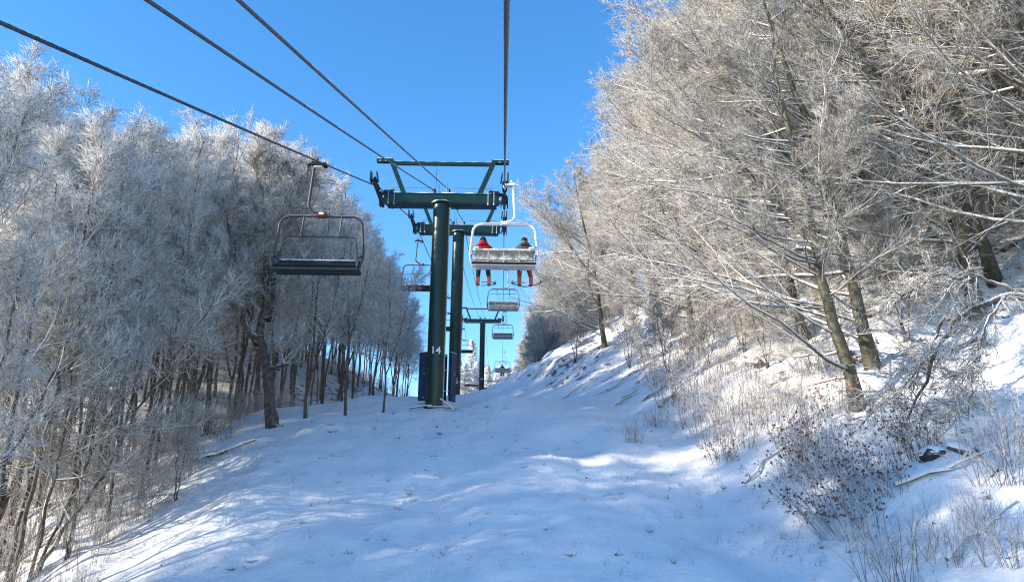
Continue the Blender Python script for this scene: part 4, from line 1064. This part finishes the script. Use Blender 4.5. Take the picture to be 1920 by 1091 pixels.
# stakes crossed at the foot of the tower
for k, (a, b_, lab) in enumerate([((-0.75, -0.75, .05), (-0.05, -0.45, .20), 'snowy stick leaning at the left foot of the tower numbered 14'), ((0.25, -0.50, .42), (0.75, -0.62, .02), 'upper snowy stick crossing the right foot of the tower numbered 14'),
                                  ((-0.15, -0.66, .12), (0.85, -0.50, .10), 'low snowy stick lying before the tower numbered 14')]):
    zb = gzf(XC, 26.4); o = MB().tube([Vector(a)+Vector((XC, 27, zb)), (Vector(a)+Vector(b_))/2+Vector((XC, 27, zb+0.02)), Vector(b_)+Vector((XC, 27, zb))], 0.035, 7).obj('stick', 'twig', None, True); tag(o, lab, 'stick')
# weeds poking through the snow and leaf litter (ground cover)
def weeds():
    rng = np.random.default_rng(8); ab = AB(); P0 = []; P1 = []; Rr = []; sn = AB()
    pts = []
    for k in range(560):
        px = rng.uniform(230, 1560); py = 1091-rng.uniform(0, 1)**0.8*330
        pts.append((px, py))
    for cx, cy, n, sx, sy in ((860, 800, 46, 70, 18), (800, 770, 14, 40, 6), (930, 765, 10, 60, 8), (1280, 850, 40, 60, 50), (1480, 1000, 60, 70, 60), (1750, 960, 50, 110, 90), (460, 850, 40, 60, 30), (580, 800, 16, 50, 10), (1500, 740, 40, 90, 50), (1150, 690, 50, 90, 30)):
        pts += [(rng.normal(cx, sx), rng.normal(cy, sy)) for _ in range(n)]
    for px, py in pts:
        b = gpix(px, min(py, 1120)); 
        if b.y > 60: continue
        if px < 700 and b.x < left_edge(b.y)+0.8: continue
        m = rng.integers(2, 6); h = rng.uniform(0.05, 0.20)*(1.7 if rng.random() < 0.15 else 1)
        for j in range(m):
            o = np.array([b.x+rng.normal(0, 0.04), b.y+rng.normal(0, 0.04), 0]); o[2] = b.z-0.03
            d = np.array([rng.normal(0, 0.35), rng.normal(0, 0.35), 1.0]); P0.append(o); P1.append(o+nrm(d[None])[0]*(h+0.03)*rng.uniform(0.6, 1.2)); Rr.append(rng.uniform(0.006, 0.012))
        if rng.random() < 0.35:
            o = np.array([b.x+rng.normal(0, .05), b.y+rng.normal(0, .05), b.z-0.02]); r = rng.uniform(0.03, 0.08)
            for j in range(5):
                a = rng.normal(0, 1, 3)*r*0.8; a[2] = abs(a[2])*0.5; P0.append(o); P1.append(o+a*1.6); Rr.append(r*0.35)
    ab.cone(np.array(P0), np.array(P1), np.array(Rr), 0)
    o = link('weed_stalks', ab.mesh('weed_stalks', ['brush'])); tag(o, 'dry weed stalks poking through the snow of the slope', 'weeds', kind='stuff')
    lf = AB(); n = 1100; x = rng.uniform(4.5, 22, n); y = rng.uniform(11, 40, n); k = (vnoise(x*0.6, y*0.6, 31)+rng.normal(0, 0.12, n)) > 0.06
    t = np.clip((y-23)/32, 0, 1); toe = 5.6*(1-t*t*(3-2*t))-2.9*t*t*(3-2*t); k &= x > toe+0.4; x, y = x[k], y[k]
    lf.leaf(np.stack([x, y, gz(x, y)+0.05], 1), rng, 0.09, 0)
    o = link('leaf_litter', lf.mesh('leaf_litter', ['dead_leaf'])); tag(o, 'brown fallen leaves scattered on the snow of the right bank', 'leaves', kind='stuff')
weeds()
